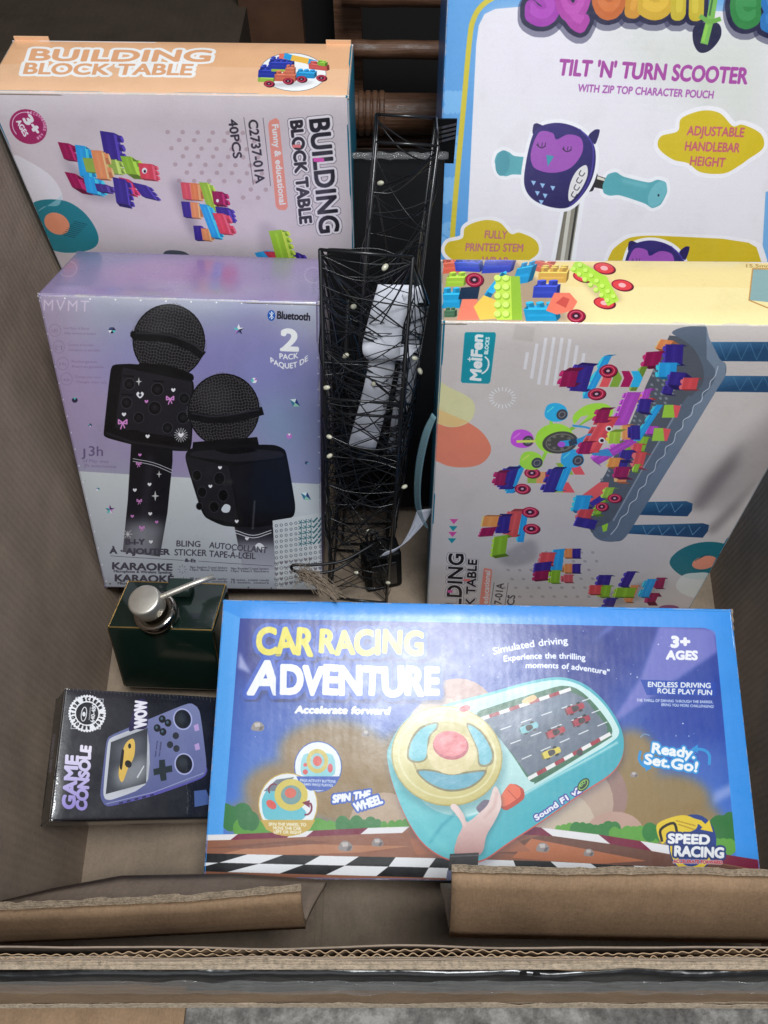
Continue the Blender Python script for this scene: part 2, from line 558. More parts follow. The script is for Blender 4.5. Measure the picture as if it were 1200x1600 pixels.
    A.blob([(654, 1206), (673, 1205), (704, 1211), (738, 1207), (756, 1206), (746, 1220), (725, 1231), (697, 1233), (670, 1222)], (86, 166, 188))
    A.ell(705, 1176, 38, 34, (222, 206, 150), 8)
    A.ell(704, 1165, 28, 22, (190, 78, 92), 8)
    A.ell(703, 1162, 26, 20, (226, 122, 128), 8)
    A.ell(697, 1156, 12, 6, (246, 180, 180), -10, .6, 2)
    # activity buttons
    A.poly([(778, 1258), (800, 1222), (818, 1232), (820, 1248), (790, 1268)], (196, 72, 52), sm=4)
    A.poly([(776, 1252), (796, 1222), (812, 1230), (814, 1244), (786, 1262)], (240, 118, 88), sm=4)
    A.line([(793, 1234), (808, 1250)], 1.4, (190, 80, 60))
    A.poly([(742, 1262), (756, 1248), (772, 1252), (766, 1268), (750, 1272)], (120, 110, 130), sm=4)
    A.ell(726, 1107, 9, 5, (214, 82, 92), -15)
    A.text('Sound F1 v2', (838, 1282), (908, 1236), 8, (240, 244, 250), .6, [(1.6, (70, 70, 160))], jit=.1)
    A.ell(911, 1226, 12, 7.5, (30, 50, 40), -50)
    A.ring(911, 1226, 9, 5, 1.4, (150, 200, 90), -50)
    A.text('60', (907, 1230), (915, 1222), 5, (150, 210, 100), .3)
    # hand holding the wheel, black wrist strap
    hand = [(712, 1335), (714, 1310), (722, 1290), (712, 1272), (704, 1262), (706, 1256), (714, 1258), (724, 1272), (730, 1284), (746, 1272), (762, 1256), (770, 1232), (776, 1230), (782, 1246), (782, 1262), (772, 1284), (760, 1305), (750, 1335)]
    A.blob([(x + 3, y + 3) for x, y in hand], (40, 90, 100), .4, 3)
    A.blob(hand, ('lin', (238, 212, 206), (186, 140, 136), (735, 1260), (735, 1338)))
    A.line([(706, 1260), (718, 1274), (726, 1290)], 3, (250, 232, 226), .6, 1.5)
    A.line([(776, 1238), (772, 1260), (756, 1278)], 3, (206, 164, 156), .7, 1.5)
    A.poly([(703, 1334), (748, 1332), (746, 1358), (700, 1360)], (52, 50, 52), sm=0)
    A.line([(703, 1338), (747, 1336)], 2, (92, 90, 92))
    A.poly([(699, 1360), (744, 1358), (740, 1384), (696, 1384)], (120, 122, 150))
    # ---- lettering
    navy = (52, 92, 196)
    A.text('CAR', (402, 1021), (488, 1022), 38, (236, 222, 84), 2.2, [(6, navy), (0, (0, 0, 0))][:1], jit=.09, shadow=(3, 5, 3, (20, 30, 90), .6), seed=5)
    A.text('RACING', (500, 1021), (660, 1022), 36, (236, 224, 96), 2.2, [(6, navy)], jit=.1, shadow=(3, 5, 3, (20, 30, 90), .6), seed=8)
    A.text('A', (388, 1084), (436, 1084), 50, (246, 246, 250), 3, [(6, navy)], shadow=(3, 6, 3, (20, 30, 90), .6), up=(.12, -1))
    A.text('DVENTURE', (440, 1083), (684, 1086), 42, (246, 246, 250), 3, [(6, navy)], jit=.07, shadow=(3, 6, 3, (20, 30, 90), .6), seed=12)
    A.text('Accelerate forward', (461, 1114), (608, 1116), 11, (246, 246, 250), .9, up=(.2, -1))
    A.text('Simulated driving', (771, 1023), (887, 1006), 10.5, (244, 246, 252), .5, arc=3)
    A.text('Experience the thrilling', (787, 1034), (914, 1032), 9, (244, 246, 252), .5, arc=4)
    A.text('moments of adventure"', (821, 1044), (951, 1055), 8.5, (244, 246, 252), .5, arc=4)
    A.text('3+', (1049, 1011), (1077, 1011), 16, (246, 246, 252), 1.6, jit=.1)
    A.text('AGES', (1041, 1030), (1089, 1031), 13, (246, 246, 252), 1.2, jit=.08)
    A.poly([(1000, 1062), (1118, 1066), (1120, 1088), (1010, 1086)], (24, 70, 175), .95)
    A.text('ENDLESS DRIVING', (1012, 1073), (1110, 1075), 7.5, (246, 248, 252), .45)
    A.text('ROLE PLAY FUN', (1027, 1083), (1112, 1086), 7.5, (246, 248, 252), .45)
    A.text('THE THRILL OF DRIVING THROUGH THE BARRIER,', (994, 1096), (1114, 1099), 4, (230, 236, 250), .25)
    A.text('BRING YOU MORE CHALLENGING!', (1033, 1103), (1115, 1106), 4, (230, 236, 250), .25)
    cy = (40, 150, 220)
    A.text('Ready.', (1018, 1176), (1085, 1185), 15, (248, 250, 252), .9, [(2.4, cy)])
    A.text('Set.Go!', (1006, 1193), (1088, 1206), 15, (248, 250, 252), .9, [(2.4, cy)])
    A.line([(1000, 1174), (998, 1186), (1004, 1196), (1012, 1200)], 4, cy, sm=4)
    A.poly([(1008, 1194), (1018, 1200), (1008, 1205)], cy)
    A.line([(1086, 1170), (1100, 1172), (1108, 1180), (1108, 1194)], 4.5, cy, sm=4)
    A.poly([(1080, 1170), (1090, 1163), (1090, 1177)], cy)
    A.line([(1000, 1152), (1006, 1147), (1014, 1149)], 1, (120, 180, 230), sm=4)
    A.text('SPIN THE', (520, 1254), (578, 1246), 11, (248, 250, 252), 1, [(2.4, (52, 92, 190))], up=(.05, -1))
    A.text('WHEEL', (556, 1268), (598, 1254), 13, (248, 250, 252), 1, [(2.4, (52, 92, 190))])
    # speed racing crest
    A.ell(1082, 1318, 37, 46, (34, 62, 140), 8)
    A.ring(1082, 1318, 31, 40, 8, (240, 206, 50), 8, 1, 20, 170)
    A.line([(1070, 1278), (1094, 1285), (1104, 1294)], 7, (240, 206, 50))
    A.poly([(1094, 1296), (1114, 1300), (1108, 1281)], (240, 206, 50))
    A.blob([(1026, 1300), (1028, 1286), (1052, 1276), (1072, 1274), (1088, 1282), (1088, 1294), (1072, 1302), (1044, 1312), (1034, 1318)], (236, 204, 56))
    A.line([(1034, 1314), (1032, 1296), (1052, 1286), (1058, 1302)], 4, (40, 36, 30), sm=4)
    A.line([(1056, 1282), (1086, 1290)], 2, (190, 150, 40))
    A.line([(1060, 1288), (1084, 1296)], 2, (190, 150, 40))
    A.text('SPEED', (1044, 1317), (1108, 1319), 14, (246, 246, 248), 1.1, [(2.6, (34, 56, 120))])
    A.text('RACING', (1054, 1337), (1130, 1340), 15, (246, 246, 248), 1.1, [(2.6, (34, 56, 120))])
    A.text('ACCELERATE FORWARD', (1052, 1348), (1128, 1350), 5, (200, 50, 60), .4, [(.8, (240, 240, 244))])
    # two round pictures
    for x, y, rx, rim in ((497, 1198, 36, (58, 92, 180)), (450, 1257, 45, (206, 172, 80))):
        A.ell(x, y, rx + 1.5, (rx + 1.5) * 1.07, rim)
        A.ell(x, y, rx, rx * 1.07, (238, 242, 244))
    A.poly([(472, 1176), (522, 1176), (526, 1214), (468, 1214)], (150, 214, 222), sm=3)
    A.ell(496, 1189, 17, 19, (216, 196, 104))
    A.ell(496, 1189, 11, 12.5, (160, 208, 210))
    A.ell(496, 1189, 7, 8, (226, 98, 90))
    A.ell(477, 1206, 4, 4, (222, 86, 86))
    A.ell(477, 1195, 3, 3, (222, 86, 86))
    A.ell(516, 1200, 4, 7, (222, 86, 96))
    A.poly([(463, 1213), (531, 1213), (524, 1227), (510, 1235), (484, 1235), (470, 1227)], (64, 96, 186))
    A.text('PRESS ACTIVITY BUTTONS', (469, 1221), (524, 1223), 3.8, (244, 246, 250), .3)
    A.text('LEARN WHILE PLAYING', (473, 1227), (520, 1229), 3.8, (244, 246, 250), .3)
    A.poly([(408, 1250), (420, 1228), (440, 1232), (482, 1270), (470, 1284), (412, 1282)], (104, 196, 210), sm=4)
    A.poly([(412, 1236), (432, 1218), (460, 1214), (440, 1236)], (110, 120, 134), sm=0)
    A.ell(455, 1242, 26, 25, (220, 200, 92))
    A.ell(455, 1242, 16, 15, (120, 160, 160))
    A.ell(454, 1239, 9, 8, (226, 104, 84))
    A.ell(424, 1257, 9, 6, (224, 92, 84), 40)
    A.ring(428, 1234, 8, 9, 2, MAROON, 0, 1, 150, 300)
    A.ring(478, 1262, 9, 11, 2.6, MAROON, 0, 1, -40, 100)
    A.poly([(472, 1254), (484, 1250), (484, 1262)][:3], MAROON)
    A.poly([(407, 1281), (493, 1281), (484, 1296), (468, 1304), (450, 1306), (432, 1304), (416, 1296)], (206, 172, 80))
    A.text('SPIN THE WHEEL TO', (420, 1290), (478, 1291), 4.6, (246, 240, 220), .4)
    A.text('MOVE THE CAR', (427, 1296), (470, 1297), 4.6, (246, 240, 220), .4)
    A.text('LEFT OR RIGHT', (428, 1302), (471, 1303), 4.6, (246, 240, 220), .4)
    return A.image('racing_print')


def inside(poly, x, y):
    r = False
    for (x0, y0), (x1, y1) in zip(poly, poly[1:] + poly[:1]):
        if (y0 > y) != (y1 > y) and x < (x1 - x0) * (y - y0) / (y1 - y0) + x0:
            r = not r
    return r


def art_block_front(which):
    """the block-table picture: box stood on end, so the print lies on its side"""
    if which == 1:
        A = Art([(-25.7, 142.9), (545.0, 150.3), (565.0, 681.2), (205.5, 674.7)], .315, .464, 900, (180, 170, 173), 1.28)
        A.ell(44, 198, 30.5, 26, (140, 38, 84), 33)
        A.ring(44, 198, 26, 21, 1, (228, 190, 206), 33, 1, 110, 250)
        A.text('3+', (36, 187), (54, 211), 13, (244, 232, 240), 1.2, up=(.78, -.6))
        A.text('AGES', (25, 190), (38, 214), 7.5, (236, 215, 226), .5, up=(.8, -.55))
        A.ctext('RECOMMENDED AGE', 44, 198, 26, -95, 60, 4, (236, 200, 214), .2, 22)
        # grey stone, teal oval, coral dot in the corner
        A.blob([(20, 245), (45, 252), (80, 275), (97, 302), (92, 320), (60, 330), (30, 300)], (196, 192, 196))
        A.blob([(50, 318), (96, 312), (130, 330), (152, 362), (150, 384), (120, 394), (80, 390), (40, 360)], (34, 110, 122))
        A.blob([(60, 330), (92, 309), (97, 302), (92, 320), (70, 322)], (150, 180, 186), .6)
        A.ell(89, 349, 21, 16, (222, 128, 98), 30)
        for i in range(9):
            A.line([(97 + i * 2.4, 364 - i * 2.6 + 2), (117 + i * 2.4, 371 - i * 2.6)], .9, (24, 60, 74))
        # grid of dots
        for r in range(9):
            for c in range(6):
                x, y = 262 + c * 23.5 + (r % 2) * 15 + r * 3, 206 + r * 12.6 + c * .3
                if not (282 < x < 372 and 283 < y < 380):
                    A.ell(x, y, 3.6, 3.4, (160, 142, 146))
        dA, v = (4, 9), (17, 1)
        # bird of blocks
        A.blob([(92, 232), (120, 262), (190, 310), (130, 305)], (90, 84, 96), .35, 6)
        A.brick((156, 204), (8, 42), (22, 3), (8, 4), PUR, 3)
        A.brick((90, 222), (10, 26), (17, 2), (7, 3), MAG, 2)
        A.brick((101, 268), (12, 24), (17, 3), (16, 10), MAG, 2)
        A.brick((117, 226), (8, 48), (16, 2), (8, 5), CYA, 2)
        A.brick((130, 274), (6, 26), (18, 3), (10, 4), CYA, 2)
        A.brick((148, 286), (4, 12), (18, 2), (8, 3), (70, 50, 130), 1)
        A.brick((186, 276), (6, 22), (16, 4), (8, 6), (205, 50, 90), 2)
        A.brick((129, 246), (6, 22), (52, 3), (8, 2), (150, 180, 78), 2)
        A.brick((142, 234), (10, 44), (17, 1), (6, 3), (230, 145, 95), 2)
        A.brick((176, 276), (6, 40), (20, 4), (5, 6), PUR, 4)
        A.brick((206, 284), (16, 22), (22, 5), (6, 3), PUR, 3)
        A.brick((188, 243), (10, 28), (17, 1), (12, 8), GRN, 2)
        A.brick((216, 254), (4, 24), (22, 2), (6, 3), (215, 70, 85), 3)
        A.ell(226, 266, 4, 4.6, (245, 240, 240))
        A.ell(226.5, 267, 2, 2.4, (30, 20, 30))
        # dog of blocks
        A.blob([(268, 282), (300, 300), (308, 372), (290, 350)], (90, 84, 96), .4, 5)
        A.brick((282, 284), (4, 26), (14, 1), (6, 2), (212, 84, 96), 1)
        A.brick((297, 285), (3, 26), (12, 1), (6, 2), (226, 130, 80), 1)
        A.brick((283, 314), (4, 24), (13, 1), (5, 2), PUR, 1)
        A.brick((297, 315), (3, 24), (12, 1), (4, 2), (226, 145, 95), 1)
        A.brick((302, 352), (3, 22), (12, 0), (4, 2), PUR, 1)
        A.brick((314, 356), (3, 18), (12, 1), (4, 2), (226, 145, 95), 1)
        A.brick((311, 284), (14, 44), (13, 1), (5, 2), (150, 190, 60), 2)
        A.brick((311, 318), (20, 52), (12, 1), (6, 3), CYA, 2)
        A.brick((331, 298), (3, 20), (16, 1), (6, 4), MAG, 2)
        A.brick((336, 322), (5, 20), (20, 2), (8, 4), PUR, 3)
        A.brick((332, 332), (12, 32), (16, 1), (6, 2), (218, 72, 92), 2)
        A.ell(340, 313, 2.2, 2.6, (245, 240, 240))
        # title block, reading down the box
        A.text('BUILDING', (484, 188), (500, 364), 30, (30, 28, 34), 1.2, [(4.2, (70, 66, 74)), (3.4, (200, 192, 196))], up=(1, -.1))
        A.text('BLOCK TABLE', (454, 190), (469, 349), 18, (40, 36, 42), .9, [(3.2, (70, 66, 74)), (2.5, (200, 192, 196))], up=(1, -.1))
        A.poly([(489, 247), (506, 247), (507, 253), (490, 253)], (190, 70, 150))
        A.poly([(457, 226), (470, 226), (470, 231), (457, 231)], (220, 110, 110))
        A.poly([(421, 189), (431, 184), (436, 188), (450, 322), (446, 328), (436, 327), (431, 322), (419, 195)], (206, 128, 114))
        A.text('Funny & educational', (425, 195), (437, 319), 9.5, (244, 232, 230), .3, up=(1, -.1))
        A.line([(411, 184), (423, 290)], .8, (70, 64, 70))
        A.line([(381, 183), (396, 288)], .8, (70, 64, 70))
        A.text('C2737-01A', (388, 188), (400, 286), 14, (44, 40, 48), .5, up=(1, -.1))
        A.text('40PCS', (357, 187), (365, 247), 13, (44, 40, 48), .5, up=(1, -.1))
        A.blob([(258, 392), (286, 392), (300, 402), (300, 412), (258, 412)], (70, 74, 82))
        A.blob([(405, 350), (432, 356), (440, 400), (410, 405)], (120, 110, 120), .3, 5)
        A.brick((398, 394), (8, 14), (22, -4), (4, 2), CYA, 2)
        A.brick((412, 392), (12, 14), (18, 0), (8, 4), (205, 60, 80), 2)
        A.brick((448, 392), (6, 20), (18, 2), (8, 4), PUR, 2)
        A.brick((420, 360), (14, 50), (20, -2), (8, 3), (158, 200, 60), 5)
        return A.image('block_print_a')

    A = Art([(690.1, 502.7), (1326.2, 509.6), (1071.8, 962.2), (666.4, 952.4)], .30, .4123, 1000, (182, 173, 169), 1.25)
    # printed shadows of the pictured table
    A.poly([(1075, 775), (1105, 740), (1300, 560), (1330, 640), (1130, 800)], (126, 118, 116), .6, 18)
    A.poly([(1078, 790), (1110, 745), (1160, 690), (1150, 730), (1095, 800)], (84, 78, 80), .6, 9)
    A.poly([(1105, 826), (1130, 800), (1190, 740), (1150, 800), (1112, 838)], (110, 104, 104), .7, 7)
    # maker's badge
    A.poly([(728, 519), (773, 519), (775, 522), (766, 596), (763, 599), (722, 598), (720, 595), (726, 521)], (22, 128, 142))
    A.text('MeiFen', (751, 594), (754, 524), 16, (244, 248, 248), 1.1, up=(-1, -.08))
    A.text('BLOCKS', (762, 553), (765, 527), 5.5, (236, 246, 246), .35, up=(-1, -.08))
    A.line([(753, 583), (759, 579), (763, 572), (763, 563), (758, 557)], 2.2, (244, 248, 248), sm=5)
    A.line([(731, 561), (737, 561)], 1.6, (244, 248, 248))
    A.line([(734, 558), (734, 564)], 1.6, (244, 248, 248))
    # stripes, ray ring, ovals
    for i in range(8):
        x = 822 + i * 12.6
        h = (12, 26, 35, 36, 36, 34, 25, 13)[i]
        A.line([(x + h * .16, 563 + i * .4 - h), (x - h * .16, 563 + i * .4 + h)], 5, (200, 196, 198))
    for i in range(20):
        t = i * math.pi / 10
        A.line([(785 + 15 * math.cos(t), 621 + 11 * math.sin(t)), (785 + 21 * math.cos(t), 621 + 16.5 * math.sin(t))], 1.5, (212, 208, 206))
    A.blob([(670, 632), (700, 644), (745, 668), (764, 690), (766, 708), (750, 725), (720, 730), (690, 724), (660, 700)], (202, 116, 90))
    A.blob([(676, 590), (700, 604), (735, 622), (742, 640), (734, 658), (712, 667), (690, 664), (670, 650), (668, 610)], (194, 190, 142), .93)
    A.poly([(678, 637), (732, 659), (712, 667), (690, 664), (678, 655)], (208, 170, 112), .85)
    # legs
    for q in ([(1104, 534), (1325, 534), (1325, 566), (1120, 564)], [(1126, 587), (1320, 588), (1318, 614), (1118, 612)]):
        A.poly(q, ('lin', (64, 108, 142), (34, 66, 98), (q[0][0], q[0][1]), (q[0][0], q[3][1])))
        n = 9
        for i in range(n):
            x = q[0][0] + 20 + i * 24
            A.line([(x, q[0][1] + 2), (x + 10, q[3][1] - 2), (x + 22, q[0][1] + 3)], 1.2, (100, 145, 172), .4)
    for q in ([(1000, 783), (1072, 782), (1082, 786), (1081, 797), (1074, 806), (995, 803)], [(980, 819), (1098, 817), (1108, 820), (1106, 830), (1098, 840), (972, 832)]):
        A.poly(q, ('lin', (46, 86, 116), (30, 62, 94), (1040, q[0][1]), (1040, q[3][1])))
        for x in range(int(q[0][0]) + 24, int(q[1][0]) - 8, 24):
            A.line([(x, q[0][1] + 1), (x + 6, q[0][1] + 16)], 1.1, (120, 165, 190), .6)
            A.line([(x + 6, q[0][1] + 16), (x + 18, q[0][1] + 4)], 1.1, (120, 165, 190), .6)
    # table tray
    rim = [(1050, 520), (1064, 512), (1090, 509), (1103, 510), (1108, 528), (1124, 560), (1134, 569), (1133, 588), (1120, 609), (1106, 632), (1080, 674), (1040, 738), (1004, 796), (977, 838), (960, 845), (938, 843), (926, 833), (934, 822), (955, 812), (1000, 742), (1066, 630), (1082, 617), (1098, 598), (1098, 572), (1084, 545), (1066, 530)]
    tray = [(1046, 524), (1070, 526), (1100, 560), (1102, 600), (1066, 632), (955, 820), (925, 832), (905, 800), (945, 740), (985, 660), (1010, 600)]
    A.poly(tray, (78, 82, 90))
    for i in range(26):
        for j in range(9):
            x = 1052 - i * 5.6 - j * 7.5 + 4 * (i % 2)
            y = 628 + i * 7.0 - j * 7.2 - 20
            if inside(tray, x, y):
                A.ell(x, y, 2.6, 1.8, (122, 126, 132), 40)
    A.blob(rim, (86, 96, 110))
    A.poly([(1104, 512), (1108, 528), (1124, 560), (1134, 569), (1133, 588), (1120, 609), (1106, 632), (1080, 674), (1040, 738), (1004, 796), (977, 838), (960, 845), (940, 843), (962, 828), (1004, 764), (1066, 664), (1086, 634), (1110, 606), (1118, 590), (1117, 576), (1104, 560)], ('lin', (112, 124, 140), (90, 101, 116), (1100, 560), (1000, 790)))
    A.line([(1064, 632), (1040, 672), (1000, 738), (958, 812)], 2.5, (132, 142, 156), .8)
    w = [(1122, 572), (1117, 588), (1110, 596), (1108, 606), (1098, 614), (1096, 626), (1084, 634), (1080, 648), (1068, 656), (1066, 668), (1056, 676), (1052, 690), (1040, 698), (1038, 710), (1026, 720), (1022, 734), (1012, 742), (1008, 756), (998, 764), (994, 778), (984, 786), (980, 800), (970, 808), (964, 822), (954, 834)]
    A.line(w, 1.0, (184, 191, 200), sm=4)
    B = A.brick
    rb = random.Random(17)
    for k in range(34):                      # the heap of blocks filling the tray
        x, y = rb.uniform(915, 1060), rb.uniform(590, 815)
        if inside(tray, x, y) and inside(tray, x + 10, y + 12):
            L_ = rb.choice((12, 16, 22))
            B((x, y), (-L_ * .35, L_), (-rb.uniform(11, 17), rb.uniform(-2, 2)), (7, 3), rb.choice((PINK, PUR, MAG, RED, CYA, GRN, ORA, PINK, PUR)), rb.choice((2, 3)))
    # loose blocks in the tray's corner
    B((1052, 532), (-8, 14), (-20, -2), (10, 6), ORA, 2)
    B((1036, 548), (-6, 22), (-26, 2), (10, 4), MAG, 2)
    B((1068, 538), (-2, 30), (-28, 0), (6, 3), PUR, 3)
    B((1058, 566), (-2, 22), (-28, 0), (6, 4), CYA, 2)
    B((1072, 582), (-6, 20), (-24, -2), (10, 8), PUR, 2)
    B((1092, 590), (-4, 18), (-24, 0), (6, 2), RED, 2)
    # tower with a car on top
    B((1012, 572), (-18, 38), (-10, 0), (6, 0), (110, 140, 50), 3)
    for x, c in ((1000, CYA), (985, MAG), (968, (120, 150, 55)), (952, RED)):
        A.poly([(x - 14, 579), (x - 2, 579), (x + 4, 590), (x - 2, 604), (x - 16, 604), (x - 10, 590)], c)
    B((956, 556), (-34, 66), (-12, 0), (8, -2), CYA, 3)
    B((928, 572), (-12, 40), (-26, -2), (8, -4), PUR, 3)
    B((904, 580), (-6, 24), (-24, 0), (10, -6), MAG, 2)
    A.wheel(950, 579, 14, 10, -8)
    A.wheel(932, 615, 14, 9, -8)
    # second tower at left
    for x, c in ((896, RED), (878, (135, 165, 60))):
        A.poly([(x - 10, 722), (x + 8, 722), (x + 18, 740), (x + 2, 740)], c)
        A.poly([(x - 26, 752), (x - 8, 752), (x + 2, 768), (x - 16, 768)], c)
    for x, c in ((832, (135, 165, 60)), (846, (230, 140, 90)), (860, MAG)):
        A.poly([(x - 8, 736), (x + 6, 736), (x + 6, 754), (x - 8, 754)], c)
    B((896, 724), (-18, 42), (-12, 0), (8, -2), CYA, 3)
    B((880, 732), (-14, 36), (-18, 0), (6, -4), PUR, 3)
    B((820, 728), (-18, 42), (-12, 0), (6, -4), CYA, 3)
    B((810, 732), (-10, 32), (-20, 0), (6, -4), PUR, 3)
    B((792, 738), (-4, 20), (-16, 0), (6, -4), MAG, 2)
    A.wheel(831, 738, 12, 8)
    A.wheel(816, 763, 12, 8)
    # flower wheel
    for x, y in ((935, 645), (896, 706)):
        A.line([(870, 682), (x, y)], 5, (122, 175, 52))
    A.line([(860, 690), (846, 720)], 5, (140, 195, 60))
    A.line([(862, 670), (860, 648)], 5, (140, 195, 60))
    A.line([(880, 700), (886, 722)], 5, (140, 195, 60))
    A.blob([(896, 648), (918, 632), (944, 630), (958, 640), (950, 652), (925, 652), (900, 664)], (150, 200, 60))
    A.poly([(908, 650), (920, 648), (900, 668), (894, 666)], (178, 168, 166))
    for x, y, c in ((869, 643, CYA), (816, 684, PINK), (830, 718, (150, 200, 60)), (894, 714, (50, 150, 200))):
        A.blob([(x - 18, y + 6), (x - 14, y - 10), (x, y - 14), (x + 14, y - 8), (x + 18, y + 6), (x + 8, y + 14), (x - 8, y + 14)], c)
        A.ell(x + 9, y + 4, 9, 8, (64, 62, 68), -30)
        A.ring(x + 9, y + 4, 5, 4, 1, (130, 126, 130), -30)
        A.line([(x - 14, y), (x - 4, y - 8)], 2, tuple(min(255, v + 50) for v in c), .7)
    A.line([(808, 689), (838, 688)], 4, (190, 200, 90))
    A.ell(866, 684, 30, 23, (150, 202, 58), -8)
    A.ell(875, 690, 28, 17, (70, 66, 60), -8)
    A.ring(875, 690, 22, 13, 1.2, (120, 116, 108), -8)
    for i in range(9):
        t = i * .7
        A.ell(875 + 18 * math.cos(t), 690 + 10 * math.sin(t), 3, 2, (105, 100, 92))
    A.line([(877, 692), (905, 688), (926, 678)], 9, (48, 140, 190), sm=4)
    A.line([(895, 664), (920, 668), (928, 678)], 3, (48, 140, 190), sm=4)
    A.poly([(888, 688), (900, 682), (902, 692), (890, 696)], (50, 60, 74))
    A.ell(877, 693, 6, 4.5, (160, 80, 190))
    # face and the pink arches
    B((1002, 612), (-22, 52), (-22, 0), (4, 0), PINK, 5)
    B((996, 690), (-60, 34), (-12, -8), (4, 4), PINK, 6)
    A.poly([(922, 704), (950, 700), (958, 712), (926, 710)], (60, 130, 180))
    B((1036, 632), (-36, 56), (-10, 0), (4, 0), CYA, 4)
    B((1018, 624), (-4, 20), (-18, -2), (6, 4), PUR, 3)
    for x, y in ((1050, 632), (1034, 668)):
        A.poly([(x - 12, y), (x + 2, y), (x + 4, y + 20), (x - 16, y + 20)], (140, 180, 60))
        A.poly([(x + 2, y), (x + 14, y + 2), (x + 8, y + 20), (x + 4, y + 20)], RED)
    B((966, 652), (-32, 54), (-26, 0), (4, -2), RED, 4)
    B((954, 640), (-6, 20), (-20, 0), (8, -4), MAG, 2)
    B((926, 690), (-6, 18), (-18, 0), (8, -2), MAG, 2)
    B((984, 664), (0, 22), (-12, 0), (10, -2), (235, 150, 90), 2)
    B((1000, 664), (0, 22), (-14, 0), (2, 0), PUR, 1)
    B((970, 674), (-2, 18), (-18, 0), (10, -4), (170, 205, 60), 2)
    for x, y in ((951, 669), (940, 687)):
        A.ell(x, y, 5, 4.5, (245, 242, 238))
        A.ell(x + .5, y + .3, 3, 2.6, (40, 20, 24))
    A.ell(949, 685, 3, 3, (235, 190, 60))
    # blocks lying on the table
    B((1004, 692), (-4, 20), (-14, 0), (8, 2), RED, 2)
    B((1010, 706), (-6, 24), (-16, -2), (10, 4), (215, 80, 80), 2)
    B((990, 702), (-6, 16), (-18, 0), (6, 4), PUR, 2)
    B((970, 714), (-4, 14), (-18, 0), (8, 3), (235, 150, 70), 2)
    B((984, 728), (-4, 16), (-22, 0), (10, 4), MAG, 2)
    B((1000, 724), (-4, 12), (-8, 0), (6, 2), GRN, 1)
    A.poly([(904, 776), (936, 752), (951, 752), (950, 764), (920, 784), (906, 784)], (214, 84, 84))
    A.poly([(920, 784), (948, 766), (952, 774), (926, 790)], PUR)
    B((960, 760), (-6, 16), (-14, 0), (8, 2), (150, 190, 60), 2)
    A.wheel(960, 777, 11, 7)
    A.wheel(940, 790, 10, 7)
    B((924, 772), (-6, 24), (-24, 0), (4, 4), CYA, 3)
    B((928, 794), (-6, 14), (-22, 0), (6, 2), (205, 70, 74), 2)
    B((934, 812), (-6, 14), (-32, -6), (8, 2), PUR, 3)
    A.poly([(940, 820), (950, 816), (948, 828), (942, 830)], GRN)
    # car of blocks
    A.blob([(780, 870), (830, 842), (838, 872), (800, 884)], (110, 104, 108), .45, 6)
    B((826, 794), (-8, 52), (-10, 0), (6, 0), CYA, 3)
    B((816, 798), (-8, 40), (-18, 0), (6, -4), (214, 84, 84), 2)
    B((798, 806), (-4, 26), (-20, 0), (4, -4), PUR, 3)
    B((780, 806), (-4, 16), (-24, 0), (6, -2), (235, 150, 80), 3)
    B((776, 822), (-6, 14), (-22, 2), (4, 0), MAG, 3)
    B((794, 834), (-4, 30), (-22, 4), (6, 4), GRN, 4)
    A.wheel(828, 799, 13, 8)
    A.wheel(830, 825, 13, 8)
    # dots, dog, bird
    for r in range(6):
        for c in range(8):
            A.ell(800 + c * 18 + (r % 2) * 9 - r * 3, 862 + r * 14, 3, 2, (158, 146, 146), 20)
    B((907, 856), (0, 14), (-13, 0), (2, 2), PUR, 1)
    B((894, 856), (0, 14), (-12, 0), (2, 2), ORA, 1)
    B((907, 880), (0, 14), (-13, 0), (2, 2), PUR, 1)
    B((894, 880), (0, 14), (-12, 0), (2, 2), ORA, 1)
    B((895, 897), (0, 12), (-14, 0), (3, 2), (212, 90, 100), 1)
    B((882, 856), (-4, 34), (-18, 2), (2, 2), CYA, 2)
    B((868, 862), (-4, 20), (-22, 0), (3, 2), RED, 3)
    B((876, 890), (-2, 20), (-14, 0), (4, 2), GRN, 2)
    B((862, 876), (-2, 14), (-26, 3), (3, 2), PUR, 3)
    B((858, 890), (-2, 14), (-22, 2), (3, 2), MAG, 2)
    A.blob([(940, 930), (1030, 904), (1034, 920), (970, 946)], (110, 104, 108), .4, 6)
    B((956, 898), (-4, 16), (-20, 0), (6, 2), PUR, 2)
    B((994, 892), (-12, 24), (-14, 0), (6, 2), PUR, 3)
    B((1040, 902), (-4, 16), (-14, 0), (4, 2), MAG, 1)
    B((1030, 926), (-6, 14), (-14, 0), (4, 6), MAG, 1)
    B((1026, 904), (-12, 28), (-14, 0), (4, 2), CYA, 2)
    B((998, 914), (-10, 26), (-12, 0), (4, 2), (230, 140, 90), 1)
    B((994, 918), (-4, 14), (-30, 0), (2, 2), GRN, 2)
    B((956, 914), (-4, 18), (-16, 0), (4, 2), GRN, 2)
    B((940, 914), (-2, 14), (-18, 0), (4, 2), RED, 3)
    B((964, 934), (-6, 16), (-16, 0), (4, 2), PUR, 2)
    # corner oval
    A.blob([(1046, 878), (1060, 860), (1090, 848), (1125, 848), (1145, 860), (1120, 900), (1085, 905), (1060, 896)], (20, 98, 108))
    A.ell(1101, 879, 20, 10, (220, 130, 106), -12)
    for i in range(6):
        A.line([(1086 + i * 2, 876 + i * -1.2), (1098 + i * 2, 870 - i * 1.0)], .8, (20, 70, 80))
    A.blob([(1056, 914), (1066, 899), (1085, 895), (1110, 898), (1110, 930), (1085, 934), (1064, 926)], (196, 196, 190), .9)
    A.ell(1045, 950, 16, 5, (130, 70, 110))
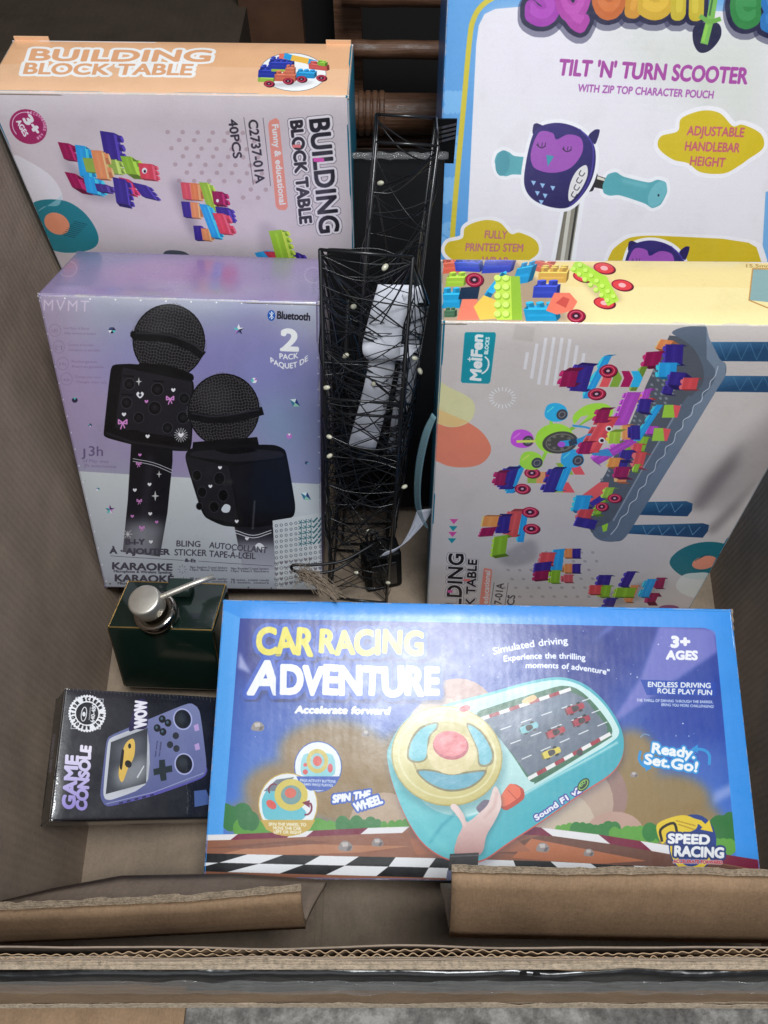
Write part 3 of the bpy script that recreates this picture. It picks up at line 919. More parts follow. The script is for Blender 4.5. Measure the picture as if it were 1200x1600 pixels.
    # small triangles and the title, reading up the box
    for x, y, c in ((709, 815, (190, 70, 140)), (708, 826, (24, 128, 138)), (707, 835, (190, 70, 140)), (706, 845, (24, 128, 138))):
        A.poly([(x - 6.5, y - 4), (x + 7, y - 4), (x, y + 4)], c)
    A.text('BUILDING', (718, 990), (724, 866), 22, (26, 24, 28), 1.0, [(3.6, (60, 56, 62)), (2.9, (190, 181, 180))], up=(-1, -.06))
    A.text('BLOCK TABLE', (738, 996), (745, 875), 13.5, (30, 27, 30), .8, [(2.8, (60, 56, 62)), (2.2, (190, 181, 180))], up=(-1, -.06))
    A.poly([(699, 926), (707, 926), (707, 922), (699, 922)], (190, 80, 140))
    A.poly([(724, 908), (735, 908), (735, 905), (724, 905)], (210, 100, 100))
    A.poly([(756, 887), (768, 889), (769, 893), (762, 960), (747, 960)], (206, 124, 110))
    A.text('Funny & educational', (759, 985), (766, 892), 8, (240, 226, 222), .3, up=(-1, -.06))
    A.line([(767, 945), (772, 910)], .8, (60, 56, 60))
    A.line([(789, 945), (794, 910)], .8, (60, 56, 60))
    A.text('C2737-01A', (780, 975), (787, 911), 11, (50, 46, 50), .4, up=(-1, -.06))
    A.text('40PCS', (800, 968), (805, 930), 11, (50, 46, 50), .4, up=(-1, -.06))
    A.poly([(806, 506), (836, 512), (832, 534), (800, 530)], (150, 142, 136), .35, 1)
    return A.image('block_print_b')


def art_block_top(which):
    if which == 1:
        A = Art([(20.3, 61.7), (552.1, 68.1), (545.0, 150.3), (-25.7, 142.9)], .315, .089, 900, (238, 184, 140), 1.0)
        A.poly([(-30, 100), (560, 108), (560, 160), (-30, 150)], (243, 194, 154))
        wh = (250, 248, 246)
        A.text('BUILDING', (46, 94), (326, 97), 18, (232, 172, 128), 1.6, [(6, wh)], up=(.3, -1))
        A.text('BLOCK TABLE', (37, 115), (298, 118), 17, (232, 172, 128), 1.4, [(6, wh)], up=(.25, -1))
        A.text('BUILDING', (46, 94), (326, 97), 18, (232, 172, 128), 1.6, up=(.3, -1))
        A.ell(458, 113, 52, 30, (110, 108, 112), 3)
        A.ell(458, 113, 51.2, 29.2, (250, 250, 250), 3)
        B = A.brick
        A.blob([(410, 134), (450, 128), (490, 128), (460, 136)], (190, 190, 196), .7, 3)
        B((403, 128), (24, 1), (0, -6), (4, -4), (170, 210, 80), 2)
        B((403, 121), (26, 1), (1, -11), (6, -5), (50, 66, 180), 3, 2)
        B((424, 112), (34, 2), (0, -5), (3, -2), (180, 215, 80), 3)
        B((420, 108), (36, 1), (0, -10), (4, -6), (50, 66, 180), 4, 2)
        B((429, 127), (32, 1), (0, -10), (3, -3), (235, 120, 95), 3)
        B((446, 117), (14, 0), (0, -10), (2, -2), (240, 130, 100), 2)
        B((463, 122), (28, 1), (0, -8), (4, -4), CYA, 3)
        A.line([(438, 88), (452, 90)], 8, (238, 120, 96))
        A.line([(452, 90), (486, 97)], 9, (245, 192, 80))
        A.line([(446, 88), (453, 90)], 9, CYA)
        A.line([(484, 97), (492, 99)], 9, CYA)
        B((483, 108), (28, 3), (-1, -8), (4, -2), (232, 100, 95), 2)
        B((496, 102), (12, 2), (0, -5), (4, -2), (150, 205, 70), 2)
        for x, y in ((420, 131), (450, 127), (471, 124), (502, 122)):
            A.wheel(x, y, 8, 5)
        return A.image('block_strip_a')
    A = Art([(688.6, 404.1), (1271.8, 408.7), (1326.2, 509.6), (690.1, 502.7)], .30, .0825, 900, (240, 216, 152), 1.06)
    A.poly([(680, 446), (1330, 452), (1330, 520), (680, 520)], (244, 222, 162))
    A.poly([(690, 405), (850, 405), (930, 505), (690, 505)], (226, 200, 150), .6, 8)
    B = A.brick
    BL = (60, 78, 200)
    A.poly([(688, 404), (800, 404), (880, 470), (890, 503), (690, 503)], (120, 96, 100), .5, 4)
    B((690, 428), (30, -2), (0, -16), (4, -6), (240, 110, 85), 2, 2)
    B((712, 424), (38, 2), (-2, -14), (6, -5), BL, 3, 2)
    B((752, 428), (44, -2), (6, -20), (6, -4), BL, 3, 2)
    B((824, 420), (30, 8), (10, -14), (6, 2), (238, 118, 92), 2)
    B((690, 482), (28, 0), (0, -22), (4, -4), (40, 170, 225), 2)
    A.poly([(720, 450), (750, 448), (746, 470), (716, 468)], (30, 48, 70))
    B((696, 448), (28, 0), (2, -14), (4, -4), (180, 220, 70), 2)
    A.wheel(741, 438, 14, 11)
    B((800, 446), (24, -4), (8, -26), (8, -4), (40, 165, 225), 2)
    B((752, 470), (24, -30), (8, -14), (10, 4), (40, 165, 225), 2)
    A.poly([(714, 500), (722, 468), (746, 468), (748, 500)], (238, 130, 105))
    A.poly([(740, 480), (756, 462), (776, 470), (776, 498), (750, 500)], (246, 200, 90))
    B((840, 442), (44, 0), (2, -16), (4, -6), (246, 190, 90), 3, 2)
    B((832, 466), (36, 0), (2, -18), (6, -4), BL, 2)
    B((822, 502), (48, 0), (-4, -18), (6, -6), (40, 170, 225), 3)
    A.poly([(853, 486), (866, 458), (890, 458), (902, 472), (894, 486), (870, 492)], (240, 124, 100))
    A.poly([(868, 474), (880, 464), (890, 468), (884, 482)], (206, 84, 74))
    A.wheel(900, 494, 14, 10)
    B((694, 496), (16, 0), (0, -10), (4, -2), (80, 120, 90), 2)
    A.poly([(774, 432), (812, 432), (816, 500), (776, 500)], (196, 226, 84))
    A.poly([(798, 432), (812, 432), (816, 500), (800, 500)], (150, 190, 60))
    for i in range(5):
        for j in range(2):
            x, y = 778 + j * 13, 436 + i * 14
            A.ell(x, y, 6, 5.5, (150, 190, 60))
            A.ell(x - 1, y - 1.5, 5.2, 4.6, (216, 240, 120))
    A.blob([(900, 420), (930, 418), (970, 462), (962, 474), (930, 464)], (160, 140, 110), .4, 4)
    for x, y in ((944, 419), (972, 446), (912, 432), (944, 474)):
        A.wheel(x, y, 17, 9, 10)
        A.ell(x, y, 15, 7.5, (224, 70, 74), 10)
        A.ell(x, y, 6, 3.5, (250, 180, 180), 10)
    A.line([(900, 416), (940, 440), (956, 470)], 20, (178, 222, 72))
    for i in range(7):
        t = i / 6
        for j in (-5, 5):
            A.ell(902 + 52 * t + j, 418 + 50 * t - j * .6, 4, 3.6, (150, 195, 56))
            A.ell(901 + 52 * t + j, 416.5 + 50 * t - j * .6, 3.6, 3.2, (206, 238, 110))
    A.text('15.5mm', (1166, 418), (1206, 418), 5, (170, 130, 70), .2)
    A.poly([(1176, 420), (1235, 424), (1235, 476), (1170, 470)], (140, 170, 170))
    A.line([(1176, 420), (1170, 470), (1200, 482), (1240, 482)], 2, (190, 140, 80))
    A.line([(1176, 420), (1240, 420)], 2, (190, 140, 80))
    return A.image('block_strip_b')


def holo(A, seeds, soft):
    """soft colour patches of foil board"""
    for x, y, rx, ry, c in seeds:
        c = tuple(v * .72 + 166 * .28 for v in c)
        A.ell(x, y, rx, ry, c, 0, .75, soft)


def art_karaoke_front():
    A = Art([(57.0, 459.2), (499.2, 472.1), (503.8, 922.9), (163.5, 918.5)], .247, .3426, 900, (160, 158, 178), 1.08)
    holo(A, ((90, 500, 60, 60, (165, 140, 175)), (200, 500, 80, 50, (160, 165, 185)), (120, 620, 80, 90, (160, 130, 180)), (240, 560, 90, 70, (128, 122, 186)), (380, 560, 110, 80, (112, 104, 184)),
             (470, 480, 60, 40, (168, 176, 196)), (440, 620, 90, 80, (112, 116, 186)), (480, 700, 70, 70, (120, 130, 186)), (300, 690, 110, 60, (140, 116, 176)), (170, 690, 80, 40, (156, 136, 182)),
             (330, 480, 60, 25, (150, 160, 190)), (430, 660, 40, 40, (110, 140, 180)), (260, 470, 90, 18, (172, 172, 186))), 26)
    A.poly([(100, 735), (510, 757), (520, 960), (120, 960)], ('lin', (202, 206, 208), (172, 176, 186), (300, 745), (300, 930)))
    dk = (94, 84, 112)
    # thin brand lettering and faint feature list
    A.text('MVMT', (68, 485), (139, 487), 17, (206, 190, 208), 0, space=.12, a=.8)
    for i, (x, y) in enumerate(((86, 516), (92, 542), (98, 568), (104, 592))):
        A.ring(x, y, 9, 9.5, .7, (130, 112, 140), 0, .8)
        A.text(('LED', '[ ]', '1h', 'o')[i], (x - 5, y + 3), (x + 5, y + 3), 5, (130, 112, 140), .1, a=.8)
        A.text(('Live Music & Parties', 'Compact & Portable', 'Rechargeable', 'Change your voice')[i], (x + 14, y - 2), (x + 54, y - 1), 3.6, (128, 110, 140), .05, a=.8)
        A.text(('Effets sonores et lumiere', 'Compacte et portable', 'Rechargeable', 'Changez votre voix')[i], (x + 15, y + 6), (x + 64, y + 7), 3.6, (128, 110, 140), .05, a=.8)
    A.text('3h', (139, 712), (161, 712), 15, (100, 88, 124), .15)
    A.text('J', (128, 713), (133, 713), 12, (100, 88, 124), .4)
    A.text('of Play time', (130, 722), (170, 723), 4.5, (130, 112, 150), .05)
    A.text('3h autonomie', (131, 729), (182, 731), 4.5, (130, 112, 150), .05)
    # studs along the edges
    for i in range(12):
        t = i / 11
        A.ell(62 + 434 * t, 465 + 12 * t, 1.3, 1.2, (236, 238, 244))
    for i in range(18):
        t = i / 17
        A.ell(62 + 104 * t, 470 + 438 * t, 1.1, 1.3, (226, 226, 236))
        A.ell(496 + 5 * t, 485 + 420 * t, 1.2, 1.3, (226, 226, 236))
    for i in range(9):
        A.ell(172 + 36 * i, 912 + i, 1.2, 1.2, (70, 66, 80))
    # crystals
    for x, y, k in ((175, 516, 6), (373, 515, 9), (461, 629, 8), (397, 594, 5), (452, 681, 5), (117, 625, 5), (141, 664, 3), (478, 775, 8), (172, 796, 8), (153, 764, 3), (479, 723, 3)):
        r = random.Random(int(x))
        cs = [(240, 240, 246), (40, 36, 60), (190, 120, 200), (90, 190, 190), (60, 70, 110)]
        if k == 8 or k == 9:
            if x in (461, 478):
                pts = [(x - k, y - 5), (x + 2, y - 6), (x + k, y + 6), (x - 3, y + 6)]
                A.poly(pts, (60, 120, 150))
                A.poly([pts[0], pts[1], (x, y)], (220, 240, 235))
                A.poly([pts[1], pts[2], (x, y)], (40, 60, 120))
                A.poly([pts[2], pts[3], (x, y)], (150, 200, 180))
            else:
                for i in range(5):
                    a0 = -1.57 + i * 1.2566
                    tip = (x + k * math.cos(a0), y + k * math.sin(a0))
                    for sg in (-1, 1):
                        a1 = a0 + sg * .628
                        A.poly([(x, y), tip, (x + k * .42 * math.cos(a1), y + k * .42 * math.sin(a1))], cs[r.randrange(5)])
        else:
            for i in range(6):
                a0, a1 = i * 1.047, (i + 1) * 1.047
                A.poly([(x, y), (x + k * math.cos(a0), y + k * .9 * math.sin(a0)), (x + k * math.cos(a1), y + k * .9 * math.sin(a1))], cs[r.randrange(5)])
    # badge and pack count
    A.ell(424, 493, 6, 8.5, (24, 84, 170))
    A.line([(421, 489), (427, 496), (424, 499), (424, 487), (427, 490), (421, 497)], 1.0, (246, 248, 252))
    A.text('Bluetooth', (433, 498), (484, 501), 11.5, (36, 34, 44), .6)
    A.text('2', (439, 547), (465, 548), 32, (246, 246, 250), 1.6)
    A.line([(439, 546), (466, 547)], 4.5, (246, 246, 250))
    A.ell(444, 522, 3.6, 3.6, (246, 246, 250))
    A.text('PACK', (437, 560), (466, 559), 8, (244, 244, 250), .3, arc=-2)
    A.text('PAQUET DE', (423, 566), (481, 563), 8, (244, 244, 250), .3, arc=-11)
    # ---- microphones
    K0, K1 = (22, 21, 25), (40, 38, 44)

    def mesh_ball(x, y, r, rot):
        A.ell(x, y, r, r * 1.02, (20, 19, 22))
        A.ell(x - r * .25, y - r * .35, r * .55, r * .45, (52, 50, 54), a=.5, blur=8)
        for i in range(-12, 13):
            u = i / 12.5
            w = math.sqrt(1 - u * u)
            for q in (0, 1):
                pts = []
                for j in range(13):
                    v = (j / 6 - 1) * w
                    bx, by = (u * r, v * r) if q else (v * r, u * r)
                    bulge = 1 + .0
                    bx += (.10 * (1 - (v / max(w, .01)) ** 2) * u * r if q else 0) + (1.1 if j % 2 else -1.1) * (1 if q else 0)
                    by += (.10 * (1 - (v / max(w, .01)) ** 2) * u * r if not q else 0) + (1.1 if j % 2 else -1.1) * (0 if q else 1)
                    c, s_ = math.cos(R(rot)), math.sin(R(rot))
                    pts.append((x + bx * c - by * s_, y + bx * s_ + by * c))
                A.line(pts, .75, (96, 92, 94), .75)
        A.ring(x, y, r, r * 1.02, 2, (16, 15, 18))

    def sticker(x, y, kind, k=1.0):
        pk, wt = (214, 140, 206), (232, 230, 236)
        if kind == 'bow':
            A.line([(x, y), (x - 4 * k, y - 3 * k), (x - 4 * k, y + 1 * k), (x, y), (x + 4 * k, y - 3 * k), (x + 4 * k, y + 1 * k), (x, y)], 1.4 * k, pk)
            A.line([(x, y), (x - 2 * k, y + 6 * k)], 1.2 * k, pk)
            A.line([(x, y), (x + 2 * k, y + 5 * k)], 1.2 * k, pk)
        elif kind == 'star':
            A.poly([(x, y - 7 * k), (x + 1.2 * k, y - 1.2 * k), (x + 5 * k, y), (x + 1.2 * k, y + 1.2 * k), (x, y + 7 * k), (x - 1.2 * k, y + 1.2 * k), (x - 5 * k, y), (x - 1.2 * k, y - 1.2 * k)], (196, 196, 196))
        elif kind == 'heart':
            A.blob([(x, y + 3 * k), (x - 3.4 * k, y - .5 * k), (x - 1.8 * k, y - 3 * k), (x, y - 1.4 * k), (x + 1.8 * k, y - 3 * k), (x + 3.4 * k, y - .5 * k)], wt)
        elif kind == 'pheart':
            A.blob([(x, y + 2.6 * k), (x - 3 * k, y - .5 * k), (x - 1.6 * k, y - 2.6 * k), (x, y - 1.2 * k), (x + 1.6 * k, y - 2.6 * k), (x + 3 * k, y - .5 * k)], (206, 130, 200))
        elif kind == 'burst':
            for i in range(16):
                t = i * math.pi / 8
                A.line([(x + 4.5 * math.cos(t) * k, y + 4.5 * math.sin(t) * k), (x + 10.5 * math.cos(t) * k, y + 11 * math.sin(t) * k)], .9, (196, 196, 200))
            sticker(x, y, 'heart', 1.3 * k)

    mesh_ball(264, 533, 56, 12)
    # collar band of the first
    A.line([(211, 521), (216, 525), (262, 528), (298, 541), (315, 553)], 14, (16, 15, 18), sm=4)
    A.line([(212, 520), (262, 523), (300, 536), (318, 549)], 2, (86, 84, 90), .6, 1, 4)
    A.poly([(216, 566), (262, 570), (304, 584), (302, 598), (214, 578)], (14, 13, 16), sm=3)
    # handle of the first, fading out at the foot
    A.poly([(206, 680), (270, 690), (270, 720), (262, 800), (250, 869), (192, 862), (200, 780)], ('lin', (20, 19, 24), (30, 28, 36), (230, 700), (230, 820)))
    A.poly([(232, 710), (240, 712), (226, 862), (214, 860)], (58, 55, 66), .55, 5)
    A.poly([(196, 815), (258, 815), (248, 872), (188, 872)], (188, 188, 198), .62, 12)
    A.line([(208, 716), (240, 722), (270, 734)], .8, (206, 206, 214), sm=3)
    A.line([(208, 720), (240, 726), (269, 738)], .8, (206, 206, 214), sm=3)
    for x, y, k in ((219, 710, 'pheart'), (217, 724, 'bow'), (249, 740, 'star'), (234, 756, 'heart'), (211, 765, 'heart'), (243, 774, 'star'), (218, 782, 'bow'), (235, 802, 'heart'), (207, 806, 'pheart'), (245, 815, 'pheart'), (222, 824, 'bow'), (200, 834, 'star'), (236, 846, 'heart')):
        sticker(x, y, k, 1.25 if (x, y) == (243, 774) else .9)
    A.line([(193, 834), (207, 834)], 1, (200, 200, 204))
    A.line([(195, 828), (205, 840)], .8, (200, 200, 204))
    A.line([(205, 828), (195, 840)], .8, (200, 200, 204))
    # speaker body of the first
    A.poly([(173, 573), (180, 569), (216, 568), (300, 592), (304, 600), (300, 694), (296, 705), (250, 702), (206, 694), (168, 684), (162, 680), (163, 668)], (18, 17, 20), sm=3)
    A.poly([(192, 574), (300, 596), (298, 686), (180, 668)], (34, 32, 38))
    A.line([(166, 676), (206, 690), (294, 702)], 3, (52, 50, 56), .6, 1.5)
    for x, y, r in ((202, 600, 8.5), (198, 629, 8.5), (246, 608, 9.5), (242, 637, 10), (288, 622, 8), (286, 652, 9), (217, 652, 8), (262, 668, 8)):
        A.ell(x, y, r, r * 1.03, (14, 13, 16))
        A.ring(x, y, r, r * 1.03, 1, (66, 64, 72), 0, .8)
        A.ell(x, y, r * .55, r * .5, (50, 48, 54), -30, .6, 2)
    for x, y in ((201, 587), (248, 595), (198, 616), (210, 672), (259, 690)):
        A.line([(x - 8, y), (x + 8, y + 1)], 2.2, (12, 11, 14))
    for x, y, k, q in ((217, 596, 'star', 1), (219, 617, 'heart', 1.7), (229, 627, 'pheart', 1), (271, 609, 'heart', 1), (266, 623, 'bow', 1.4), (194, 647, 'heart', 1), (192, 660, 'bow', 1.6), (231, 681, 'heart', 1), (283, 679, 'burst', 1)):
        sticker(x, y, k, q)
    A.ell(219, 617, 2.4, 2.4, (60, 58, 70))
    # second microphone
    mesh_ball(350, 640, 55, -6)
    A.line([(297, 648), (330, 654), (370, 652), (408, 642)], 13, (18, 17, 21), sm=4)
    A.line([(300, 645), (340, 650), (405, 639)], 1.8, (84, 82, 90), .6, 1, 4)
    A.poly([(302, 690), (402, 682), (406, 700), (300, 706)], (14, 13, 16))
    A.poly([(366, 820), (425, 812), (430, 850), (436, 890), (380, 890), (372, 850)], ('lin', (34, 32, 40), (170, 170, 182), (398, 828), (398, 888)))
    A.poly([(368, 850), (436, 850), (440, 896), (376, 896)], (182, 184, 194), .6, 8)
    A.line([(368, 828), (396, 836), (424, 828)], 1, (224, 224, 230), sm=4)
    A.line([(368, 832), (396, 840), (424, 832)], 1, (224, 224, 230), sm=4)
    sticker(386, 841, 'heart', .9)
    A.blob([(399, 852), (404, 848), (410, 850), (414, 856), (408, 858), (402, 857)], (230, 230, 236))
    A.poly([(288, 712), (296, 700), (330, 694), (380, 694), (430, 694), (446, 702), (450, 720), (462, 790), (460, 806), (440, 818), (400, 824), (350, 822), (320, 808), (312, 790)], (18, 17, 20), sm=3)
    A.poly([(290, 712), (358, 728), (374, 820), (322, 806)], (32, 30, 35))
    A.poly([(360, 728), (446, 718), (459, 798), (440, 812), (376, 820)], (22, 21, 26))
    A.poly([(300, 704), (380, 700), (440, 704), (446, 714), (370, 722), (296, 712)], (36, 34, 40), sm=3)
    A.poly([(330, 702), (390, 698), (406, 704), (360, 710)], (12, 11, 14), sm=3)
    for x, y, r in ((308, 742, 7), (343, 747, 8.5), (316, 768, 7), (349, 773, 8), (335, 791, 7.5), (312, 790, 5)):
        A.ell(x, y, r, r * 1.15, (12, 11, 14))
        A.ring(x, y, r, r * 1.15, 1, (62, 60, 68), 0, .8)
    for x, y in ((344, 730), (329, 759), (370, 814)):
        sticker(x, y, 'heart', .9)
    A.blob([(346, 795), (352, 787), (360, 790), (358, 799), (350, 800)], (210, 215, 222))
    A.line([(398, 782), (395, 826)], 2, (130, 130, 138), .55, 1)
    # ---- lower lettering
    tx = (74, 70, 82)
    A.text('B-I-Y', (197, 850), (226, 850), 8, tx, .8)
    A.text('À · AJOUTER', (172, 864), (265, 866), 8.5, tx, .9)
    A.text('BLING', (276, 853), (313, 854), 9, tx, .3)
    A.text('AUTOCOLLANT', (327, 855), (417, 864), 9, tx, .3)
    A.text('STICKER', (273, 867), (323, 868), 9.5, tx, .3)
    A.text('TAPE-À-LŒIL', (327, 869), (399, 873), 9.5, tx, .3)
    A.line([(173, 868), (287, 875)], .7, tx)
    A.text('&-Et', (289, 877), (306, 878), 5, tx, .5)
    A.line([(310, 876), (426, 884)], .7, tx)
    A.text('KARAOKE', (176, 889), (269, 891), 10.5, tx, .8)
    A.text('Microphone & Wireless Speaker', (178, 894), (269, 896), 4, tx, .3)
    A.text('KARAOKÉ', (180, 908), (271, 910), 10.5, tx, .8)
    A.text('Micro et haut-parleur sans fil', (184, 913), (270, 915), 4, tx, .3)
    for x, y in ((285, 889), (287, 908)):
        for i in range(8):
            t = i * .785
            A.line([(x + 4 * math.cos(t), y + 4 * math.sin(t)), (x + 7 * math.cos(t), y + 7 * math.sin(t))], .6, tx)
    for i, (a, b) in enumerate((('96pc Sapphire Crystal Stickers', '96pc Rounded Crystal Stickers'), ('15pc Bow Stickers', '15pc Heart Stickers'), ('98 autoc. cristal saphir', '98 autoc. cristal ronds'), ('15 autoc. noeuds', '15 autoc. coeurs'))):
        y = (887, 891, 905, 909)[i]
        A.text(a, (297, y), (355, y + 1), 3.2, tx, .1)
        A.text(b, (361, y + 2), (420, y + 3), 3.2, tx, .1)
    # sticker sheet bottom right
    A.poly([(426, 813), (510, 800), (512, 930), (433, 924)], (206, 210, 212))
    r = random.Random(3)
    for i in range(10):
        for j in range(12):
            x, y = 432 + i * 7.6, 821 + j * 8.4 - i * 1.0
            if x > 468 and y < 850:
                c = (60, 110, 120)
                if x < 486:
                    for q in range(5):
                        t = q * 1.2566
                        A.line([(x, y), (x + 4 * math.cos(t), y + 4 * math.sin(t))], 1.3, c)
                else:
                    A.line([(x - 3, y + 3), (x + 3, y - 4)], 2.4, c)
            elif j < 7:
                A.ring(x, y, 1.9 - .12 * (j % 3), 1.9, .9, (110, 118, 128))
            else:
                kk = r.choice(('v', 'o', 't'))
                if kk == 'v':
                    A.line([(x, y), (x - 3, y - 2), (x - 3, y + 1), (x, y), (x + 3, y - 2), (x + 3, y + 1), (x, y), (x - 1, y + 4)], .8, (120, 116, 124))
                    A.line([(x, y), (x + 2, y + 4)], .8, (120, 116, 124))
                elif kk == 'o':
                    A.ring(x, y, 2.4, 2, .8, (120, 116, 124))
                else:
                    A.blob([(x, y + 3), (x - 3, y - .5), (x - 1.6, y - 2.6), (x, y - 1.2), (x + 1.6, y - 2.6), (x + 3, y - .5)], (132, 128, 136))
    for i in range(14):
        A.text('all in one tout en un'[i:i + 1] or 'a', (147 + i * 1.3, 858 + i * 4.2), (149 + i * 1.3, 858 + i * 4.2), 2.4, (120, 116, 130), .1) if 'all in one tout en un'[i:i + 1].strip() else None
    return A.image('karaoke_print')


def art_karaoke_top():
    A = Art([(121.1, 391.8), (507.2, 404.0), (499.2, 472.1), (57.0, 459.2)], .247, .1206, 500, (150, 136, 176), 1.1)
    holo(A, ((120, 420, 60, 30, (150, 130, 180)), (230, 430, 70, 26, (168, 130, 178)), (330, 428, 60, 26, (158, 110, 172)), (430, 420, 60, 24, (138, 124, 172)), (300, 455, 120, 14, (164, 150, 186)), (170, 400, 60, 14, (128, 126, 170)), (480, 450, 40, 20, (152, 144, 184))), 18)
    A.ring(106, 420, 14, 12, .8, (206, 200, 218), 0, .6)
    A.ring(490, 430, 14, 12, .8, (206, 200, 218), 0, .6)
    return A.image('karaoke_strip')


def art_console():
    A = Art([(101.8, 1074.9), (380.0, 1091.5), (377.3, 1277.3), (77.4, 1283.0)], .165, .109, 900, (40, 39, 45), 1.05)
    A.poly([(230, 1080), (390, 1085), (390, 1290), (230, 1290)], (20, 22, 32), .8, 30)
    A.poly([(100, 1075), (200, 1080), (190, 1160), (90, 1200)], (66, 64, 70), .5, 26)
    # round seal
    c = (136, 1115)
    A.poly([(118, 1089), (162, 1092), (157, 1140), (110, 1139)], (170, 170, 176))
    A.poly([(119.5, 1090.5), (160.5, 1093.5), (155.5, 1138.5), (111.5, 1137.5)], (44, 43, 49))
    for i in range(40):
        t = i * math.pi / 20
        A.ell(c[0] + 27.5 * math.cos(t), c[1] + 27.5 * math.sin(t), 2, 2, (236, 236, 240), n=8)
    A.ell(*c, 27.5, 27.5, (236, 236, 240))
    A.ctext('SCREEN HIGH RESOLUTION ', c[0], c[1], 22.5, -110, 250, 5, (30, 30, 36), .6)
    A.ell(*c, 17.5, 17.5, (40, 40, 46))
    A.ring(c[0] - 5, c[1] + 1, 4, 11, 1.2, (232, 232, 236), 8)
    A.ell(c[0] - 5, c[1] + 1, 2.6, 3.6, (232, 232, 236))
    A.text('640-480', (147, 1129), (150, 1101), 6, (232, 232, 236), .3, up=(-1, -.08))
    A.text('resolution', (140, 1125), (142, 1105), 2.4, (232, 232, 236), .1, up=(-1, -.08))
    # title reading up the box
    g = ('lin', (234, 228, 244), (150, 136, 206), (130, 1170), (110, 1262))
    A.text('GAME', (116, 1264), (122, 1182), 19, g, 1.4, jit=.06, up=(-1, -.12), seed=9)
    A.text('CONSOLE', (135, 1266), (142, 1167), 16, g, 1.2, jit=.07, up=(-1, -.12), seed=2)
    # the handheld, screen and buttons
    body = [(158, 1250), (156, 1240), (166, 1156), (172, 1149), (290, 1100), (300, 1099), (312, 1108), (322, 1190), (322, 1205), (314, 1216), (176, 1258), (165, 1259)]
    A.poly([(158, 1250), (166, 1262), (240, 1244), (318, 1216), (324, 1205), (322, 1196)], (88, 82, 160), sm=3)
    A.poly(body, ('lin', (128, 134, 174), (88, 94, 142), (300, 1100), (230, 1250)), sm=2)
    A.poly([(160, 1245), (168, 1158), (174, 1152), (232, 1130), (234, 1228), (170, 1252)], (196, 198, 206), sm=2)
    A.poly([(165, 1241), (173, 1160), (230, 1138), (228, 1224)], (58, 60, 66))
    A.blob([(176, 1210), (200, 1190), (226, 1180), (228, 1215), (190, 1232)], (150, 152, 158), .8, 7)
    A.blob([(182, 1162), (222, 1148), (222, 1176), (186, 1190)], (96, 98, 108), .8, 6)
    A.blob([(193, 1168), (204, 1155), (210, 1160), (209, 1182), (200, 1200), (191, 1222), (185, 1208)], (224, 184, 90))
    A.poly([(194, 1172), (190, 1205), (186, 1200), (190, 1170)], (34, 30, 32), sm=2)
    A.ell(200, 1194, 5, 6, (40, 36, 36), -30)
    A.ell(202, 1166, 2.4, 4, (40, 36, 36))
    A.poly([(213, 1215), (224, 1196), (225, 1198), (215, 1216)], (206, 206, 210))
    for x, y in ((285, 1124), (287, 1194)):
        A.ell(x, y, 15, 17, (176, 180, 222), -10)
        A.ell(x, y, 13, 15, (48, 48, 58), -10)
        A.ell(x, y, 12, 13.5, (24, 26, 32), -10)
        A.ell(x - 2, y - 2, 8, 9, (52, 58, 66), -10, .8, 3)
    for x, y in ((253, 1124), (262, 1130), (245, 1138), (254, 1144)):
        A.ell(x, y, 5.4, 6, (26, 28, 34))
        A.ell(x - 1, y - 1, 2, 2.4, (80, 110, 130), 0, .8)
    for x, y in ((274, 1150), (265, 1164), (275, 1170)):
        A.ell(x, y, 5, 5.4, (44, 48, 58))
    A.poly([(248, 1188), (257, 1187), (258, 1198), (268, 1196), (269, 1206), (259, 1208), (260, 1219), (251, 1221), (249, 1210), (240, 1212), (239, 1202), (248, 1200)], (36, 46, 52))
    A.text('open source', (243, 1183), (246, 1158), 2.6, (40, 40, 70), .1, up=(-1, -.05))
    A.text('retro handheld', (249, 1182), (252, 1160), 2.6, (40, 40, 70), .1, up=(-1, -.05))
    A.poly([(302, 1134), (309, 1131), (311, 1141), (304, 1143)], (190, 160, 210))
    A.poly([(303, 1164), (310, 1161), (312, 1171), (305, 1173)], (190, 160, 210))
    A.line([(166, 1256), (240, 1238), (318, 1208)], 1, (190, 190, 230), .7)
    for i in range(5):
        A.poly([(186 + i * 12, 1254 - i * 3), (192 + i * 12, 1252.5 - i * 3), (192 + i * 12, 1255 - i * 3), (186 + i * 12, 1256.5 - i * 3)], (40, 36, 80))
    # burst lettering WOW
    A.blob([(201, 1142), (206, 1118), (214, 1096), (222, 1092), (230, 1100), (229, 1136), (212, 1140)], (48, 42, 78))
    A.text('WOW', (228, 1136), (229, 1094), 18, (236, 232, 246), 1.2, jit=.05, up=(-1, .1))
    A.poly([(303, 1236), (322, 1234), (330, 1256), (304, 1261)], (74, 96, 150))
    return A.image('console_print')


